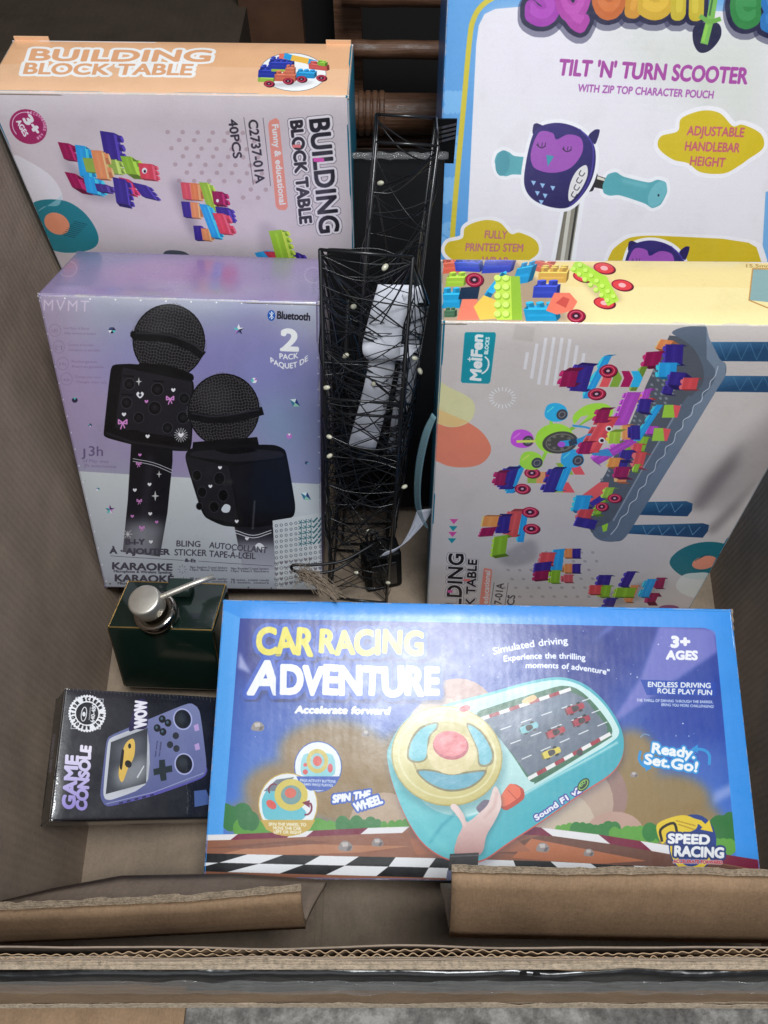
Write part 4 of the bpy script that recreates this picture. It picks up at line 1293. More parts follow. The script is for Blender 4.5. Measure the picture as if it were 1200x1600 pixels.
def art_scooter(quad):
    A = Art(quad, .37, .56, 1000, (86, 156, 218), 1.0)
    pale = (140, 196, 240)
    for x, y, t in ((704, 175, 'SW'), (703, 245, 'S'), (695, 310, 'QU'), (692, 380, 'IS')):
        A.text(t, (x - 8, y), (x + 16, y), 30, pale, 3, a=.55)
    # yellow keyline and the white board
    A.poly([(757, 22), (774, 14), (820, 10), (1210, 20), (1230, 40), (1190, 480), (730, 470), (727, 420), (744, 70), (748, 40)], (232, 227, 233))
    A.blob([(745, 12), (790, 4), (900, 2), (760, 40)], (92, 168, 228), .0)
    A.line([(706, 420), (708, 352), (724, 170), (734, 60), (740, 30), (752, 10), (772, -4), (800, -12), (1210, -4)], 8, (206, 188, 40), sm=4)
    A.poly([(1196, 300), (1230, 290), (1225, 480), (1186, 480)], (120, 176, 226))
    A.poly([(757, 22), (780, 12), (1190, 20), (1180, 90), (1000, 140), (752, 140)], (232, 226, 236), .6, 14)
    A.poly([(900, 40), (1210, 30), (1190, 240), (1060, 150)], (212, 214, 204), .8, 24)
    # logo: heavy rainbow letters on a dark backing
    bk = (26, 24, 62)
    let = [('S', 828, 866, 30, (160, 52, 168)), ('Q', 874, 914, 25, (172, 60, 160)), ('U', 932, 970, 20, (196, 100, 42)), ('I', 984, 992, 18, (204, 140, 36)), ('S', 1004, 1044, 20, (206, 164, 38)), ('H', 1056, 1090, 22, (196, 174, 44))]
    for blur_, al in ((8, .5), (0, 1)):
        for ch, a, b, y, c in let + [('e', 1148, 1180, 34, (42, 128, 62)), ('s', 1196, 1230, 42, (36, 112, 180))]:
            A.text(ch, (a, y + (4 if blur_ else 0)), (b, y + (5 if blur_ else 0)), 78, bk, 8, [(6 if not blur_ else 10, bk)], a=al)
    A.blob([(1086, 40), (1120, 36), (1126, 56), (1110, 78), (1092, 82), (1082, 64)], bk)
    for ch, a, b, y, c in let + [('e', 1148, 1180, 34, (42, 128, 62)), ('s', 1196, 1230, 42, (36, 112, 180))]:
        A.text(ch, (a, y), (b, y + 1), 78, c, 8)
        A.text(ch, (a + 2, y - 5), (b - 2, y - 4), 70, tuple(min(255, v + 26) for v in c), 2.0, a=.6)
    A.line([(1118, -20), (1110, 26), (1100, 66)], 12, (120, 180, 80))
    A.line([(1094, 26), (1108, 34), (1124, 30)], 7, (110, 170, 70), sm=4)
    A.line([(1116, -20), (1108, 24)], 3, (60, 110, 60))
    A.line([(1104, 40), (1098, 64)], 5, (140, 200, 80))
    # words
    mg = (166, 72, 156)
    A.text("TILT 'N' TURN SCOOTER", (872, 117), (1166, 131), 24, mg, .9, up=(.15, -1), jit=.015)
    A.text('WITH ZIP TOP CHARACTER POUCH', (902, 143), (1113, 154), 11.5, (168, 88, 168), .4, up=(.15, -1))

    def cloud(cx, cy, k, sx=1.0):
        pts = [(-82, 8), (-78, -10), (-52, -18), (-46, -38), (-14, -50), (14, -46), (34, -26), (50, -28), (78, -14), (82, 8), (58, 26), (44, 36), (20, 48), (-16, 46), (-36, 32), (-60, 26)]
        P = [(cx + x * k * sx, cy + y * k) for x, y in pts]
        A.blob(P, (240, 236, 240), grow=6 * k)
        A.blob(P, (212, 186, 36))
    cloud(1110, 223, 1.0)
    for t, a, b, y in (('ADJUSTABLE', 1072, 1161, 211), ('HANDLEBAR', 1069, 1154, 235), ('HEIGHT', 1077, 1131, 258)):
        A.text(t, (a, y), (b, y + 3), 14, (196, 96, 110), .5, up=(.15, -1))
    cloud(768, 388, .88)
    for t, a, b, y in (('FULLY', 757, 791, 372), ('PRINTED STEM', 727, 816, 392), ('WRAP', 752, 792, 413)):
        A.text(t, (a, y), (b, y + 1), 12, (190, 110, 120), .4, up=(.12, -1))
    A.poly([(940, 412), (950, 385), (975, 366), (1010, 362), (1200, 372), (1196, 470), (940, 470)], (240, 236, 240), sm=3)
    A.poly([(946, 412), (956, 389), (980, 371), (1012, 367), (1190, 376), (1188, 470), (946, 470)], (210, 182, 36), sm=3)

    def owl(x, y, k):
        P = lambda q: [(x + a * k, y + b * k) for a, b in q]
        nav, pur = (38, 29, 90), (158, 82, 178)
        outl = P([(-46, -46), (-34, -62), (-4, -68), (28, -58), (50, -34), (52, 0), (40, 34), (14, 62), (-14, 64), (-44, 52), (-58, 30), (-56, -4)])
        A.blob(outl, (240, 238, 242), grow=5 * k)
        A.poly(P([(-46, -50), (-44, -66), (-38, -68), (-18, -58), (-32, -46)]), nav, sm=3)
        A.poly(P([(40, -48), (52, -58), (60, -58), (58, -48), (52, -32)]), nav, sm=3)
        A.blob(outl, ('lin', (34, 26, 88), (50, 38, 112), (x, y + 60 * k), (x, y - 60 * k)))
        A.blob(P([(-46, -30), (-34, -54), (-14, -52), (-8, -42), (10, -50), (30, -44), (32, -22), (14, 2), (-14, 10), (-40, 4), (-48, -10)]), pur)
        for ex, ey in ((-32, -32), (8, -26)):
            A.line(P([(ex - 7, ey - 2), (ex, ey + 3), (ex + 7, ey)]), 1.4 * k, (30, 20, 50), sm=4)
            for dx in (-4, 1, 6):
                A.line(P([(ex + dx, ey + 1), (ex + dx + (1 if dx > 0 else -1), ey - 5)]), 1 * k, (30, 20, 50))
        A.poly(P([(-24, -18), (-12, -16), (-22, 0)]), (64, 150, 170))
        for a, b in ((-44, 26), (-30, 30), (-14, 34), (-38, 42), (-26, 46), (-32, 56)):
            A.poly(P([(a - 4, b - 4), (a + 4, b - 3), (a, b + 4)]), (150, 190, 230))
        A.blob(P([(38, -2), (40, 14), (30, 36), (14, 54), (10, 46), (14, 24), (24, 6)]), (226, 222, 222))
        for i in range(4):
            A.line(P([(30 - i * 4, 6 + i * 11), (27 - i * 4, 12 + i * 11), (32 - i * 4, 15 + i * 11), (36 - i * 4, 10 + i * 11)]), 1.2 * k, (30, 26, 40), sm=3)
        A.line(P([(28, -58), (48, -34), (46, 10), (30, 44), (12, 62)]), 2 * k, (80, 66, 170), .8, 0, 5)
    # stem, bar and grips
    tl = (88, 166, 176)
    A.poly([(884, 310), (908, 310), (884, 470), (852, 470)], (240, 238, 242), grow=5)
    A.poly([(884, 310), (906, 310), (882, 470), (856, 470)], ('lin', (120, 114, 100), (170, 166, 154), (866, 400), (890, 404)))
    A.poly([(888, 312), (894, 312), (872, 470), (866, 470)], (206, 202, 190))
    A.poly([(900, 312), (904, 312), (880, 470), (877, 470)], (60, 58, 54))
    for gq in ([(772, 252), (776, 240), (786, 234), (796, 238), (802, 244), (830, 246), (830, 274), (800, 272), (790, 276), (778, 272)], [(940, 290), (948, 272), (962, 268), (972, 276), (1014, 286), (1026, 280), (1040, 284), (1042, 300), (1032, 320), (1018, 326), (1008, 318), (966, 304), (952, 306), (942, 302)]):
        A.poly(gq, (240, 238, 242), grow=5, sm=3)
    A.poly([(920, 270), (945, 278), (944, 296), (916, 290)], (40, 36, 36))
    A.poly([(924, 272), (944, 279), (944, 283), (922, 277)], (220, 214, 200))
    A.poly([(910, 268), (926, 264), (934, 272), (926, 300), (912, 298)], (34, 30, 40), sm=3)
    A.poly([(772, 252), (776, 240), (786, 234), (796, 238), (802, 244), (830, 246), (830, 274), (800, 272), (790, 276), (778, 272)], tl, sm=3)
    A.ell(785, 255, 11, 20, (74, 150, 164), 8)
    A.poly([(940, 290), (948, 272), (962, 268), (972, 276), (1014, 286), (1026, 280), (1040, 284), (1042, 300), (1032, 320), (1018, 326), (1008, 318), (966, 304), (952, 306), (942, 302)], tl, sm=3)
    A.ell(1026, 303, 12, 22, (112, 182, 192), 28)
    A.ell(1028, 305, 1.5, 2, (20, 40, 50))
    A.line([(972, 282), (1010, 291)], 4, (130, 196, 204), .7, 2)
    owl(877, 260, 1.0)
    owl(1022, 438, .92)
    return A.image('scooter_print')


def art_console_side(quad):
    A = Art(quad, .045, .109, 160, (24, 23, 27), 1.0)
    (x0, y0), (x1, y1), (x2, y2), (x3, y3) = quad
    m = lambda u, v: (x0 + (x1 - x0) * u + (x3 - x0) * v, y0 + (y1 - y0) * u + (y3 - y0) * v)
    A.text('GAME CONSOLE', m(.55, .62), m(.55, .32), 4, (110, 108, 130), .2)
    return A.image('console_side')

# ------------------------------------------------------------------ materials
def nodes_of(name):
    m = bpy.data.materials.new(name)
    m.use_nodes = True
    nt = m.node_tree
    return m, nt, nt.nodes['Principled BSDF'], nt.nodes, nt.links


def rgb(c):
    """printed sRGB colour to scene-linear"""
    f = lambda v: v / 12.92 if v <= .04045 else ((v + .055) / 1.055) ** 2.4
    return tuple(f(v / 255) for v in c) + (1.0,)


def add_bump(nt, bsdf, height, dist, strength=1.0, also_coat=False):
    b = nt.nodes.new('ShaderNodeBump')
    b.inputs['Distance'].default_value = dist
    b.inputs['Strength'].default_value = strength
    nt.links.new(height, b.inputs['Height'])
    nt.links.new(b.outputs['Normal'], bsdf.inputs['Normal'])
    if also_coat:
        nt.links.new(b.outputs['Normal'], bsdf.inputs['Coat Normal'])
    return b


def coord(nt, scale=(1, 1, 1), rot=(0, 0, 0), kind='Object'):
    tc = nt.nodes.new('ShaderNodeTexCoord')
    mp = nt.nodes.new('ShaderNodeMapping')
    mp.inputs['Scale'].default_value = scale
    mp.inputs['Rotation'].default_value = rot
    nt.links.new(tc.outputs[kind], mp.inputs['Vector'])
    return mp.outputs['Vector']


def noise_tex(nt, vec, scale, detail=4, rough=.55):
    n = nt.nodes.new('ShaderNodeTexNoise')
    n.inputs['Scale'].default_value = scale
    n.inputs['Detail'].default_value = detail
    n.inputs['Roughness'].default_value = rough
    nt.links.new(vec, n.inputs['Vector'])
    return n


def math_node(nt, op, a, b):
    m = nt.nodes.new('ShaderNodeMath')
    m.operation = op
    for i, v in enumerate((a, b)):
        if isinstance(v, (int, float)):
            m.inputs[i].default_value = v
        else:
            nt.links.new(v, m.inputs[i])
    return m.outputs[0]


def ramp(nt, fac, stops):
    r = nt.nodes.new('ShaderNodeValToRGB')
    while len(r.color_ramp.elements) < len(stops):
        r.color_ramp.elements.new(.5)
    for e, (p, c) in zip(r.color_ramp.elements, stops):
        e.position = p
        e.color = c
    nt.links.new(fac, r.inputs['Fac'])
    return r.outputs['Color']


def mat_print(name, img, rough=.38, coat=.25, coat_rough=.12, bump=(240, .00012), flute=None, metal=0.0, size=(.3, .3), wear=1.0):
    m, nt, b, N, L = nodes_of(name)
    uv = N.new('ShaderNodeTexCoord')
    t = N.new('ShaderNodeTexImage')
    t.image = img
    t.extension = 'EXTEND'
    L.new(uv.outputs['UV'], t.inputs['Vector'])
    v = coord(nt)
    # handling dirt: faint blotches and scuffs over the print
    dn = noise_tex(nt, v, 22, 6, .65)
    mx = N.new('ShaderNodeMix')
    mx.data_type, mx.blend_type = 'RGBA', 'MULTIPLY'
    mx.inputs['Factor'].default_value = 1.0
    L.new(t.outputs['Color'], mx.inputs[6])
    L.new(ramp(nt, dn.outputs['Fac'], [(.28, (.93, .925, .915, 1)), (.48, (1, 1, 1, 1)), (.72, (1, 1, 1, 1))]), mx.inputs[7])
    # paper core showing where the folds have rubbed
    sx = N.new('ShaderNodeSeparateXYZ')
    L.new(uv.outputs['UV'], sx.inputs[0])
    ed = []
    for k in (0, 1):
        c_ = sx.outputs[k]
        ed.append(math_node(nt, 'MULTIPLY', math_node(nt, 'MINIMUM', c_, math_node(nt, 'SUBTRACT', 1.0, c_)), size[k]))
    dist = math_node(nt, 'MINIMUM', ed[0], ed[1])
    wn = noise_tex(nt, v, 38, 6, .75)
    lim = math_node(nt, 'MULTIPLY', math_node(nt, 'SUBTRACT', wn.outputs['Fac'], .40), .0085 * wear)
    fac = math_node(nt, 'LESS_THAN', dist, lim)
    m2x = N.new('ShaderNodeMix')
    m2x.data_type = 'RGBA'
    L.new(math_node(nt, 'MULTIPLY', fac, .75), m2x.inputs['Factor'])
    L.new(mx.outputs[2], m2x.inputs[6])
    m2x.inputs[7].default_value = (.62, .58, .53, 1)
    L.new(m2x.outputs[2], b.inputs['Base Color'])
    sc = noise_tex(nt, v, 45, 5, .7)
    L.new(ramp(nt, sc.outputs['Fac'], [(.35, (rough * .8,) * 3 + (1,)), (.7, (min(1, rough * 1.35),) * 3 + (1,))]), b.inputs['Roughness'])
    b.inputs['Metallic'].default_value = metal
    b.inputs['Coat Weight'].default_value = coat
    b.inputs['Coat Roughness'].default_value = coat_rough
    n = noise_tex(nt, v, bump[0], 3)
    h = n.outputs['Fac']
    n2 = noise_tex(nt, v, 14, 2)
    h = math_node(nt, 'ADD', h, math_node(nt, 'MULTIPLY', n2.outputs['Fac'], 4.0))
    if flute:
        axis, period, amp = flute
        w = N.new('ShaderNodeTexWave')
        w.wave_type = 'BANDS'
        w.bands_direction = axis
        w.inputs['Scale'].default_value = 0.3142 / period       # one band per flute
        w.inputs['Distortion'].default_value = 1.2
        w.inputs['Detail'].default_value = 2
        w.inputs['Detail Scale'].default_value = 3
        L.new(v, w.inputs['Vector'])
        h = math_node(nt, 'ADD', h, math_node(nt, 'MULTIPLY', w.outputs['Fac'], amp))
    add_bump(nt, b, h, bump[1], 1.0, True)
    return m


def mat_solid(name, col, rough=.5, metal=0.0, coat=0.0, var=.12, vscale=60, bump=0.0, bscale=300, spec=.5):
    m, nt, b, N, L = nodes_of(name)
    v = coord(nt)
    n = noise_tex(nt, v, vscale)
    c = rgb(col)
    lo = tuple(x * (1 - var) for x in c[:3]) + (1,)
    hi = tuple(min(1, x * (1 + var)) for x in c[:3]) + (1,)
    L.new(ramp(nt, n.outputs['Fac'], [(.3, lo), (.7, hi)]), b.inputs['Base Color'])
    b.inputs['Roughness'].default_value = rough
    b.inputs['Metallic'].default_value = metal
    b.inputs['Coat Weight'].default_value = coat
    b.inputs['Specular IOR Level'].default_value = spec
    if bump:
        add_bump(nt, b, noise_tex(nt, v, bscale, 3).outputs['Fac'], bump)
    return m


def mat_kraft(name, col, axis='X', period=.007, amp=.35, stain=.25):
    """corrugated board: soft flute ridges, paper fibre, scuffs and damp stains"""
    m, nt, b, N, L = nodes_of(name)
    v = coord(nt)
    c = rgb(col)[:3]
    big = noise_tex(nt, v, 16, 7, .68)
    fib = noise_tex(nt, coord(nt, (40, 40, 400) if axis != 'Z' else (400, 40, 40)), 3, 4, .7)
    sp = noise_tex(nt, v, 420, 2)
    w = N.new('ShaderNodeTexWave')
    w.wave_type = 'BANDS'
    w.bands_direction = axis
    w.inputs['Scale'].default_value = .3142 / period
    w.inputs['Distortion'].default_value = .8
    w.inputs['Detail'].default_value = 2
    w.inputs['Detail Scale'].default_value = 2
    L.new(v, w.inputs['Vector'])
    f = math_node(nt, 'ADD', math_node(nt, 'MULTIPLY', big.outputs['Fac'], .55), math_node(nt, 'MULTIPLY', fib.outputs['Fac'], .25))
    f = math_node(nt, 'ADD', f, math_node(nt, 'MULTIPLY', sp.outputs['Fac'], .2))
    f = math_node(nt, 'ADD', f, math_node(nt, 'MULTIPLY', w.outputs['Fac'], amp * .12))
    lo = tuple(x * (1 - stain) for x in c) + (1,)
    hi = tuple(min(1, x * (1 + stain)) for x in c) + (1,)
    L.new(ramp(nt, f, [(.35, lo), (.68, hi)]), b.inputs['Base Color'])
    b.inputs['Roughness'].default_value = .82
    b.inputs['Specular IOR Level'].default_value = .25
    h = math_node(nt, 'ADD', math_node(nt, 'MULTIPLY', w.outputs['Fac'], amp), math_node(nt, 'MULTIPLY', sp.outputs['Fac'], .18))
    add_bump(nt, b, h, .0011)
    return m


def mat_torn(name, col):
    m, nt, b, N, L = nodes_of(name)
    v = coord(nt, (170, 170, 170))
    n = noise_tex(nt, v, 2.4, 6, .75)
    c = rgb(col)[:3]
    L.new(ramp(nt, n.outputs['Fac'], [(.3, tuple(x * .45 for x in c) + (1,)), (.5, c + (1,)), (.7, tuple(min(1, x * 1.3) for x in c) + (1,))]), b.inputs['Base Color'])
    b.inputs['Roughness'].default_value = .95
    add_bump(nt, b, n.outputs['Fac'], .0012)
    return m


def mat_film(name, tint, rough=.12, alpha=.3):
    m, nt, b, N, L = nodes_of(name)
    b.inputs['Base Color'].default_value = rgb(tint)
    b.inputs['Roughness'].default_value = rough
    b.inputs['Alpha'].default_value = alpha
    b.inputs['Specular IOR Level'].default_value = .8
    if 'tape' in name:
        v = coord(nt, (1, 4, 4))
        add_bump(nt, b, noise_tex(nt, v, 45, 4, .6).outputs['Fac'], .004)
    return m


M = {}
M['wall'] = mat_kraft('carton_inner_board', (150, 133, 118), 'Y', .0075, .20)
M['wall_x'] = mat_kraft('carton_inner_board_x', (140, 123, 108), 'X', .0075, .12)
M['floor'] = mat_kraft('carton_bottom_board', (140, 124, 107), 'X', .0075, .10)
M['flap'] = mat_kraft('carton_outer_board', (152, 124, 97), 'Z', .008, .04, .36)
M['torn'] = mat_torn('torn_board', (184, 165, 142))
M['flute'] = mat_solid('fluting_paper', (170, 142, 112), .9)
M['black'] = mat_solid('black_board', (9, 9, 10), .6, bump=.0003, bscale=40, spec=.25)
M['wire'] = mat_solid('black_enamelled_wire', (20, 20, 22), .38, coat=.3)
M['cable'] = mat_solid('black_cable', (16, 16, 18), .5)
M['bulb'] = mat_solid('pearly_bulb', (196, 192, 170), .3, coat=.4)
M['paper'] = mat_solid('white_paper', (206, 207, 216), .55, var=.05)
M['ink'] = mat_solid('printed_ink', (120, 120, 134), .8)
M['steel'] = mat_solid('brushed_steel', (232, 226, 214), .42, .85, bump=.00015, bscale=900)
M['steel_dark'] = mat_solid('polished_steel', (180, 172, 162), .12, 1.0)
M['green'] = mat_solid('dark_green_glaze', (16, 33, 27), .16, coat=.6, var=.08)
M['gold'] = mat_solid('gilt_edge', (196, 160, 96), .3, 1.0)
M['sponge'] = mat_solid('dark_green_block', (34, 52, 46), .6, bump=.0006)
M['teal'] = mat_solid('teal_board', (14, 120, 146), .45, coat=.15, var=.04)
M['peach'] = mat_solid('peach_board', (238, 190, 148), .5, var=.04)
M['pale'] = mat_solid('pale_board', (216, 206, 206), .5, var=.04)
M['lilac'] = mat_solid('lilac_foil_board', (160, 150, 190), .3, .5, var=.08)
M['skyblue'] = mat_solid('sky_blue_board', (70, 156, 236), .35, coat=.3, var=.04)
M['sidegrey'] = mat_solid('blue_board', (78, 140, 206), .4, coat=.2, var=.05)
M['ink_black'] = mat_solid('black_gloss_board', (24, 23, 27), .3, coat=.4, var=.1)
def mat_cane(name, col):
    m, nt, b, N, L = nodes_of(name)
    gr_ = noise_tex(nt, coord(nt, (6, 160, 160)), 2, 6, .65)
    du = noise_tex(nt, coord(nt), 35, 6, .7)
    c = rgb(col)[:3]
    f = math_node(nt, 'ADD', math_node(nt, 'MULTIPLY', gr_.outputs['Fac'], .7), math_node(nt, 'MULTIPLY', du.outputs['Fac'], .3))
    L.new(ramp(nt, f, [(.32, tuple(x * .45 for x in c) + (1,)), (.52, c + (1,)), (.70, tuple(min(1, x * 1.7) for x in c) + (1,))]), b.inputs['Base Color'])
    L.new(ramp(nt, du.outputs['Fac'], [(.35, (.3, .3, .3, 1)), (.65, (.65, .65, .65, 1))]), b.inputs['Roughness'])
    add_bump(nt, b, f, .0012)
    return m


M['rattan'] = mat_cane('dark_rattan', (92, 64, 47))
M['wood'] = mat_solid('dark_wood', (84, 58, 42), .5, var=.3, vscale=20)
M['backdrop'] = mat_solid('shade_backdrop', (16, 14, 14), .9)
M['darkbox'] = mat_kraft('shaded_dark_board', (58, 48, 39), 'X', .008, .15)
M['fibre'] = mat_solid('hemp_fibre', (140, 124, 107), .9, var=.3, vscale=200)
M['tape'] = mat_film('clear_tape', (150, 150, 150), .08, .2)
M['blacktape'] = mat_solid('black_film', (20, 18, 18), .3, coat=.3, bump=.003, bscale=34, spec=.5)
M['band'] = mat_film('pale_teal_plastic', (140, 180, 190), .25, .5)


def concrete():
    m, nt, b, N, L = nodes_of('rough_concrete')
    v = coord(nt)
    n = noise_tex(nt, v, 60, 8, .7)
    n2 = noise_tex(nt, v, 9, 5, .6)
    f = math_node(nt, 'ADD', math_node(nt, 'MULTIPLY', n.outputs['Fac'], .6), math_node(nt, 'MULTIPLY', n2.outputs['Fac'], .4))
    L.new(ramp(nt, f, [(.36, rgb((72, 69, 66))), (.5, rgb((132, 128, 123))), (.62, rgb((186, 182, 176)))]), b.inputs['Base Color'])
    b.inputs['Roughness'].default_value = .95
    add_bump(nt, b, f, .012)
    return m


M['concrete'] = concrete()


# ------------------------------------------------------------------ mesh helpers
def link_mesh(name, verts, faces, mat, parent=None, uvs=None, smooth_=False):
    me = bpy.data.meshes.new(name)
    me.from_pydata([tuple(v) for v in verts], [], faces)
    me.update()
    if uvs is not None:
        l = me.uv_layers.new(name='UVMap')
        flat = [c for f in faces for i in f for c in uvs[i]]
        l.data.foreach_set('uv', flat)
    if smooth_:
        me.polygons.foreach_set('use_smooth', [True] * len(me.polygons))
    me.materials.append(M[mat] if isinstance(mat, str) else mat)
    o = bpy.data.objects.new(name, me)
    COL.objects.link(o)
    o.parent = parent
    return o


def thing(name, label, cat, matrix=None, group=None, loc=(0, 0, 0)):
    o = bpy.data.objects.new(name, None)
    COL.objects.link(o)
    o.empty_display_size = .02
    if matrix is not None:
        o.matrix_world = matrix
    else:
        o.location = loc
    tag(o, label, cat, group)
    return o


def tag(o, label, cat, group=None):
    o['label'], o['category'] = label, cat
    if group:
        o['group'] = group
    return o


class Geo:
    def __init__(s):
        s.v, s.f = [], []

    def add(s, vs, fs):
        b = len(s.v)
        s.v += [tuple(v) for v in vs]
        s.f += [tuple(b + i for i in f) for f in fs]

    def box(s, a, b):
        x0, y0, z0 = a
        x1, y1, z1 = b
        s.add([(x0, y0, z0), (x1, y0, z0), (x1, y1, z0), (x0, y1, z0), (x0, y0, z1), (x1, y0, z1), (x1, y1, z1), (x0, y1, z1)],
              [(0, 3, 2, 1), (4, 5, 6, 7), (0, 1, 5, 4), (1, 2, 6, 5), (2, 3, 7, 6), (3, 0, 4, 7)])

    def tube(s, pts, r, n=6, caps=True, r1=None):
        pts = [Vector(p) for p in pts]
        rings = []
        up = Vector((.31, .17, .93)).normalized()
        for i, p in enumerate(pts):
            d = (pts[min(i + 1, len(pts) - 1)] - pts[max(i - 1, 0)])
            if d.length < 1e-9:
                d = Vector((0, 0, 1))
            d.normalize()
            a = d.cross(up)
            if a.length < 1e-3:
                a = d.cross(Vector((1, 0, 0)))
            a.normalize()
            c = d.cross(a)
            rr = r if r1 is None else r + (r1 - r) * i / (len(pts) - 1)
            rings.append([p + (a * math.cos(t) + c * math.sin(t)) * rr for t in (2 * math.pi * k / n for k in range(n))])
        vs = [q for ring in rings for q in ring]
        fs = []
        for i in range(len(pts) - 1):
            for k in range(n):
                fs.append((i * n + k, i * n + (k + 1) % n, (i + 1) * n + (k + 1) % n, (i + 1) * n + k))
        if caps:
            fs.append(tuple(range(n))[::-1])
            fs.append(tuple((len(pts) - 1) * n + k for k in range(n)))
        s.add(vs, fs)

    def lathe(s, prof, n=40, origin=(0, 0, 0), axis=(0, 0, 1)):
        ax = Vector(axis).normalized()
        q = ax.to_track_quat('Z', 'Y')
        o = Vector(origin)
        vs, fs = [], []
        for r, z in prof:
            for k in range(n):
                t = 2 * math.pi * k / n
                vs.append(o + q @ Vector((r * math.cos(t), r * math.sin(t), z)))
        for i in range(len(prof) - 1):
            for k in range(n):
                fs.append((i * n + k, i * n + (k + 1) % n, (i + 1) * n + (k + 1) % n, (i + 1) * n + k))
        fs.append(tuple(range(n))[::-1])
        fs.append(tuple((len(prof) - 1) * n + k for k in range(n)))
        s.add(vs, fs)

    def build(s, name, mat, parent=None, smooth_=False):
        return link_mesh(name, s.v, s.f, mat, parent, None, smooth_)


def sheet(grid, th, closed=True):
    """a thin board from a grid of points (rows), given thickness along its own normal"""
    G = [[Vector(p) for p in row] for row in grid]
    nr, nc = len(G), len(G[0])
    off = []
    for i in range(nr):
        row = []
        for j in range(nc):
            a = G[min(i + 1, nr - 1)][j] - G[max(i - 1, 0)][j]
            b = G[i][min(j + 1, nc - 1)] - G[i][max(j - 1, 0)]
            row.append(b.cross(a).normalized() * th)
        off.append(row)
    vs = [p for r in G for p in r] + [G[i][j] - off[i][j] for i in range(nr) for j in range(nc)]
    k = nr * nc
    fs = []
    for i in range(nr - 1):
        for j in range(nc - 1):
            a, b, c, d = i * nc + j, i * nc + j + 1, (i + 1) * nc + j + 1, (i + 1) * nc + j
            fs.append((a, b, c, d))
            fs.append((k + d, k + c, k + b, k + a))
    rim = [(0, j) for j in range(nc)] + [(i, nc - 1) for i in range(1, nr)] + [(nr - 1, j) for j in range(nc - 2, -1, -1)] + [(i, 0) for i in range(nr - 2, 0, -1)]
    idx = [i * nc + j for i, j in rim]
    for a, b in zip(idx, idx[1:] + idx[:1]):
        fs.append((b, a, k + a, k + b))
    return vs, fs


def pose(o, yaw, lean, roll, pre=0):
    """box pose: front bottom-left corner at o; yaw, then lean back, then roll"""
    m = Matrix.Rotation(R(yaw), 4, 'Z') @ Matrix.Rotation(R(-lean), 4, 'X') @ Matrix.Rotation(R(roll), 4, 'Y')
    if pre:
        m = Matrix.Rotation(R(pre), 4, 'Y') @ m
    return Matrix.Translation(o) @ m


def panel(name, parent, o, ax, ay, w, h, mat, nx=12, ny=12, bulge=.0, edge=.0016, seed=0, th=.0012):
    """one face of a box: softly rounded at its folds, faintly uneven, with its own thickness"""
    o, ax, ay = Vector(o), Vector(ax), Vector(ay)
    n = ax.cross(ay)
    us = [0, edge * .35, edge] + [edge + (w - 2 * edge) * i / nx for i in range(1, nx)] + [w - edge, w - edge * .35, w]
    vs_ = [0, edge * .35, edge] + [edge + (h - 2 * edge) * i / ny for i in range(1, ny)] + [h - edge, h - edge * .35, h]

    def drop(t, L):
        e = min(t, L - t)
        return edge - math.sqrt(max(edge * edge - (edge - e) ** 2, 0)) if e < edge else 0
    V, UV, F = [], [], []
    for v in vs_:
        for u in us:
            q = max(drop(u, w), drop(v, h)) * .9
            su, sv = math.sin(math.pi * u / w), math.sin(math.pi * v / h)
            lift = bulge * su * sv + mnoise.noise(Vector((u * 14 + seed, v * 14, seed * 1.7))) * .0007 * min(1, su * 4) * min(1, sv * 4)
            V.append(o + ax * u + ay * v + n * (lift - q))
            UV.append((u / w, v / h))
    nc, nr = len(us), len(vs_)
    for i in range(nr - 1):
        for j in range(nc - 1):
            F.append((i * nc + j, i * nc + j + 1, (i + 1) * nc + j + 1, (i + 1) * nc + j))
    rim = [j for j in range(nc)] + [i * nc + nc - 1 for i in range(1, nr)] + [(nr - 1) * nc + j for j in range(nc - 2, -1, -1)] + [i * nc for i in range(nr - 2, 0, -1)]
    b0 = len(V)
    for i in rim:
        V.append(V[i] - n * th)
        UV.append(UV[i])
    m = len(rim)
    for k in range(m):
        F.append((rim[(k + 1) % m], rim[k], b0 + k, b0 + (k + 1) % m))
    F.append(tuple(range(b0 + m - 1, b0 - 1, -1)))
    return link_mesh(name, V, F, mat, parent, UV, True)


def product_box(name, label, M4, w, h, d, front, top, left, right, rest, start=0.0, bulge=.0012, seed=0, edge=.0016):
    root = thing(name, label, 'box', M4)
    s = start
    panel('front_panel', root, (0, 0, s), (1, 0, 0), (0, 0, 1), w, h - s, front, 16, 20, bulge, edge, seed)
    panel('top_panel', root, (0, 0, h), (1, 0, 0), (0, 1, 0), w, d, top, 14, 5, bulge * .4, edge, seed + 1)
    panel('side_panel', root, (0, d, s), (0, -1, 0), (0, 0, 1), d, h - s, left, 4, 12, bulge * .4, edge, seed + 2)
    panel('side_panel', root, (w, 0, s), (0, 1, 0), (0, 0, 1), d, h - s, right, 4, 12, bulge * .4, edge, seed + 3)
    panel('back_panel', root, (w, d, s), (-1, 0, 0), (0, 0, 1), w, h - s, rest, 6, 6, 0, edge, seed + 4)
    panel('bottom_panel', root, (0, d, s), (1, 0, 0), (0, -1, 0), w, d, rest, 6, 3, 0, edge, seed + 5)
    return root


# ------------------------------------------------------------------ the setting
FL = -0.017            # inside bottom of the carton
g = Geo()
g.add([(-6, -4, -.036), (6, -4, -.036), (6, 8, -.036), (-6, 8, -.036)], [(0, 1, 2, 3)])
gr = g.build('ground', 'concrete')
gr['kind'] = 'structure'
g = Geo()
g.box((-3, 1.13, -.036), (3, 1.20, 2.2))  # added panel, coloured near black to stand for the darkness behind the bench
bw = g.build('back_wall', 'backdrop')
bw['kind'] = 'structure'

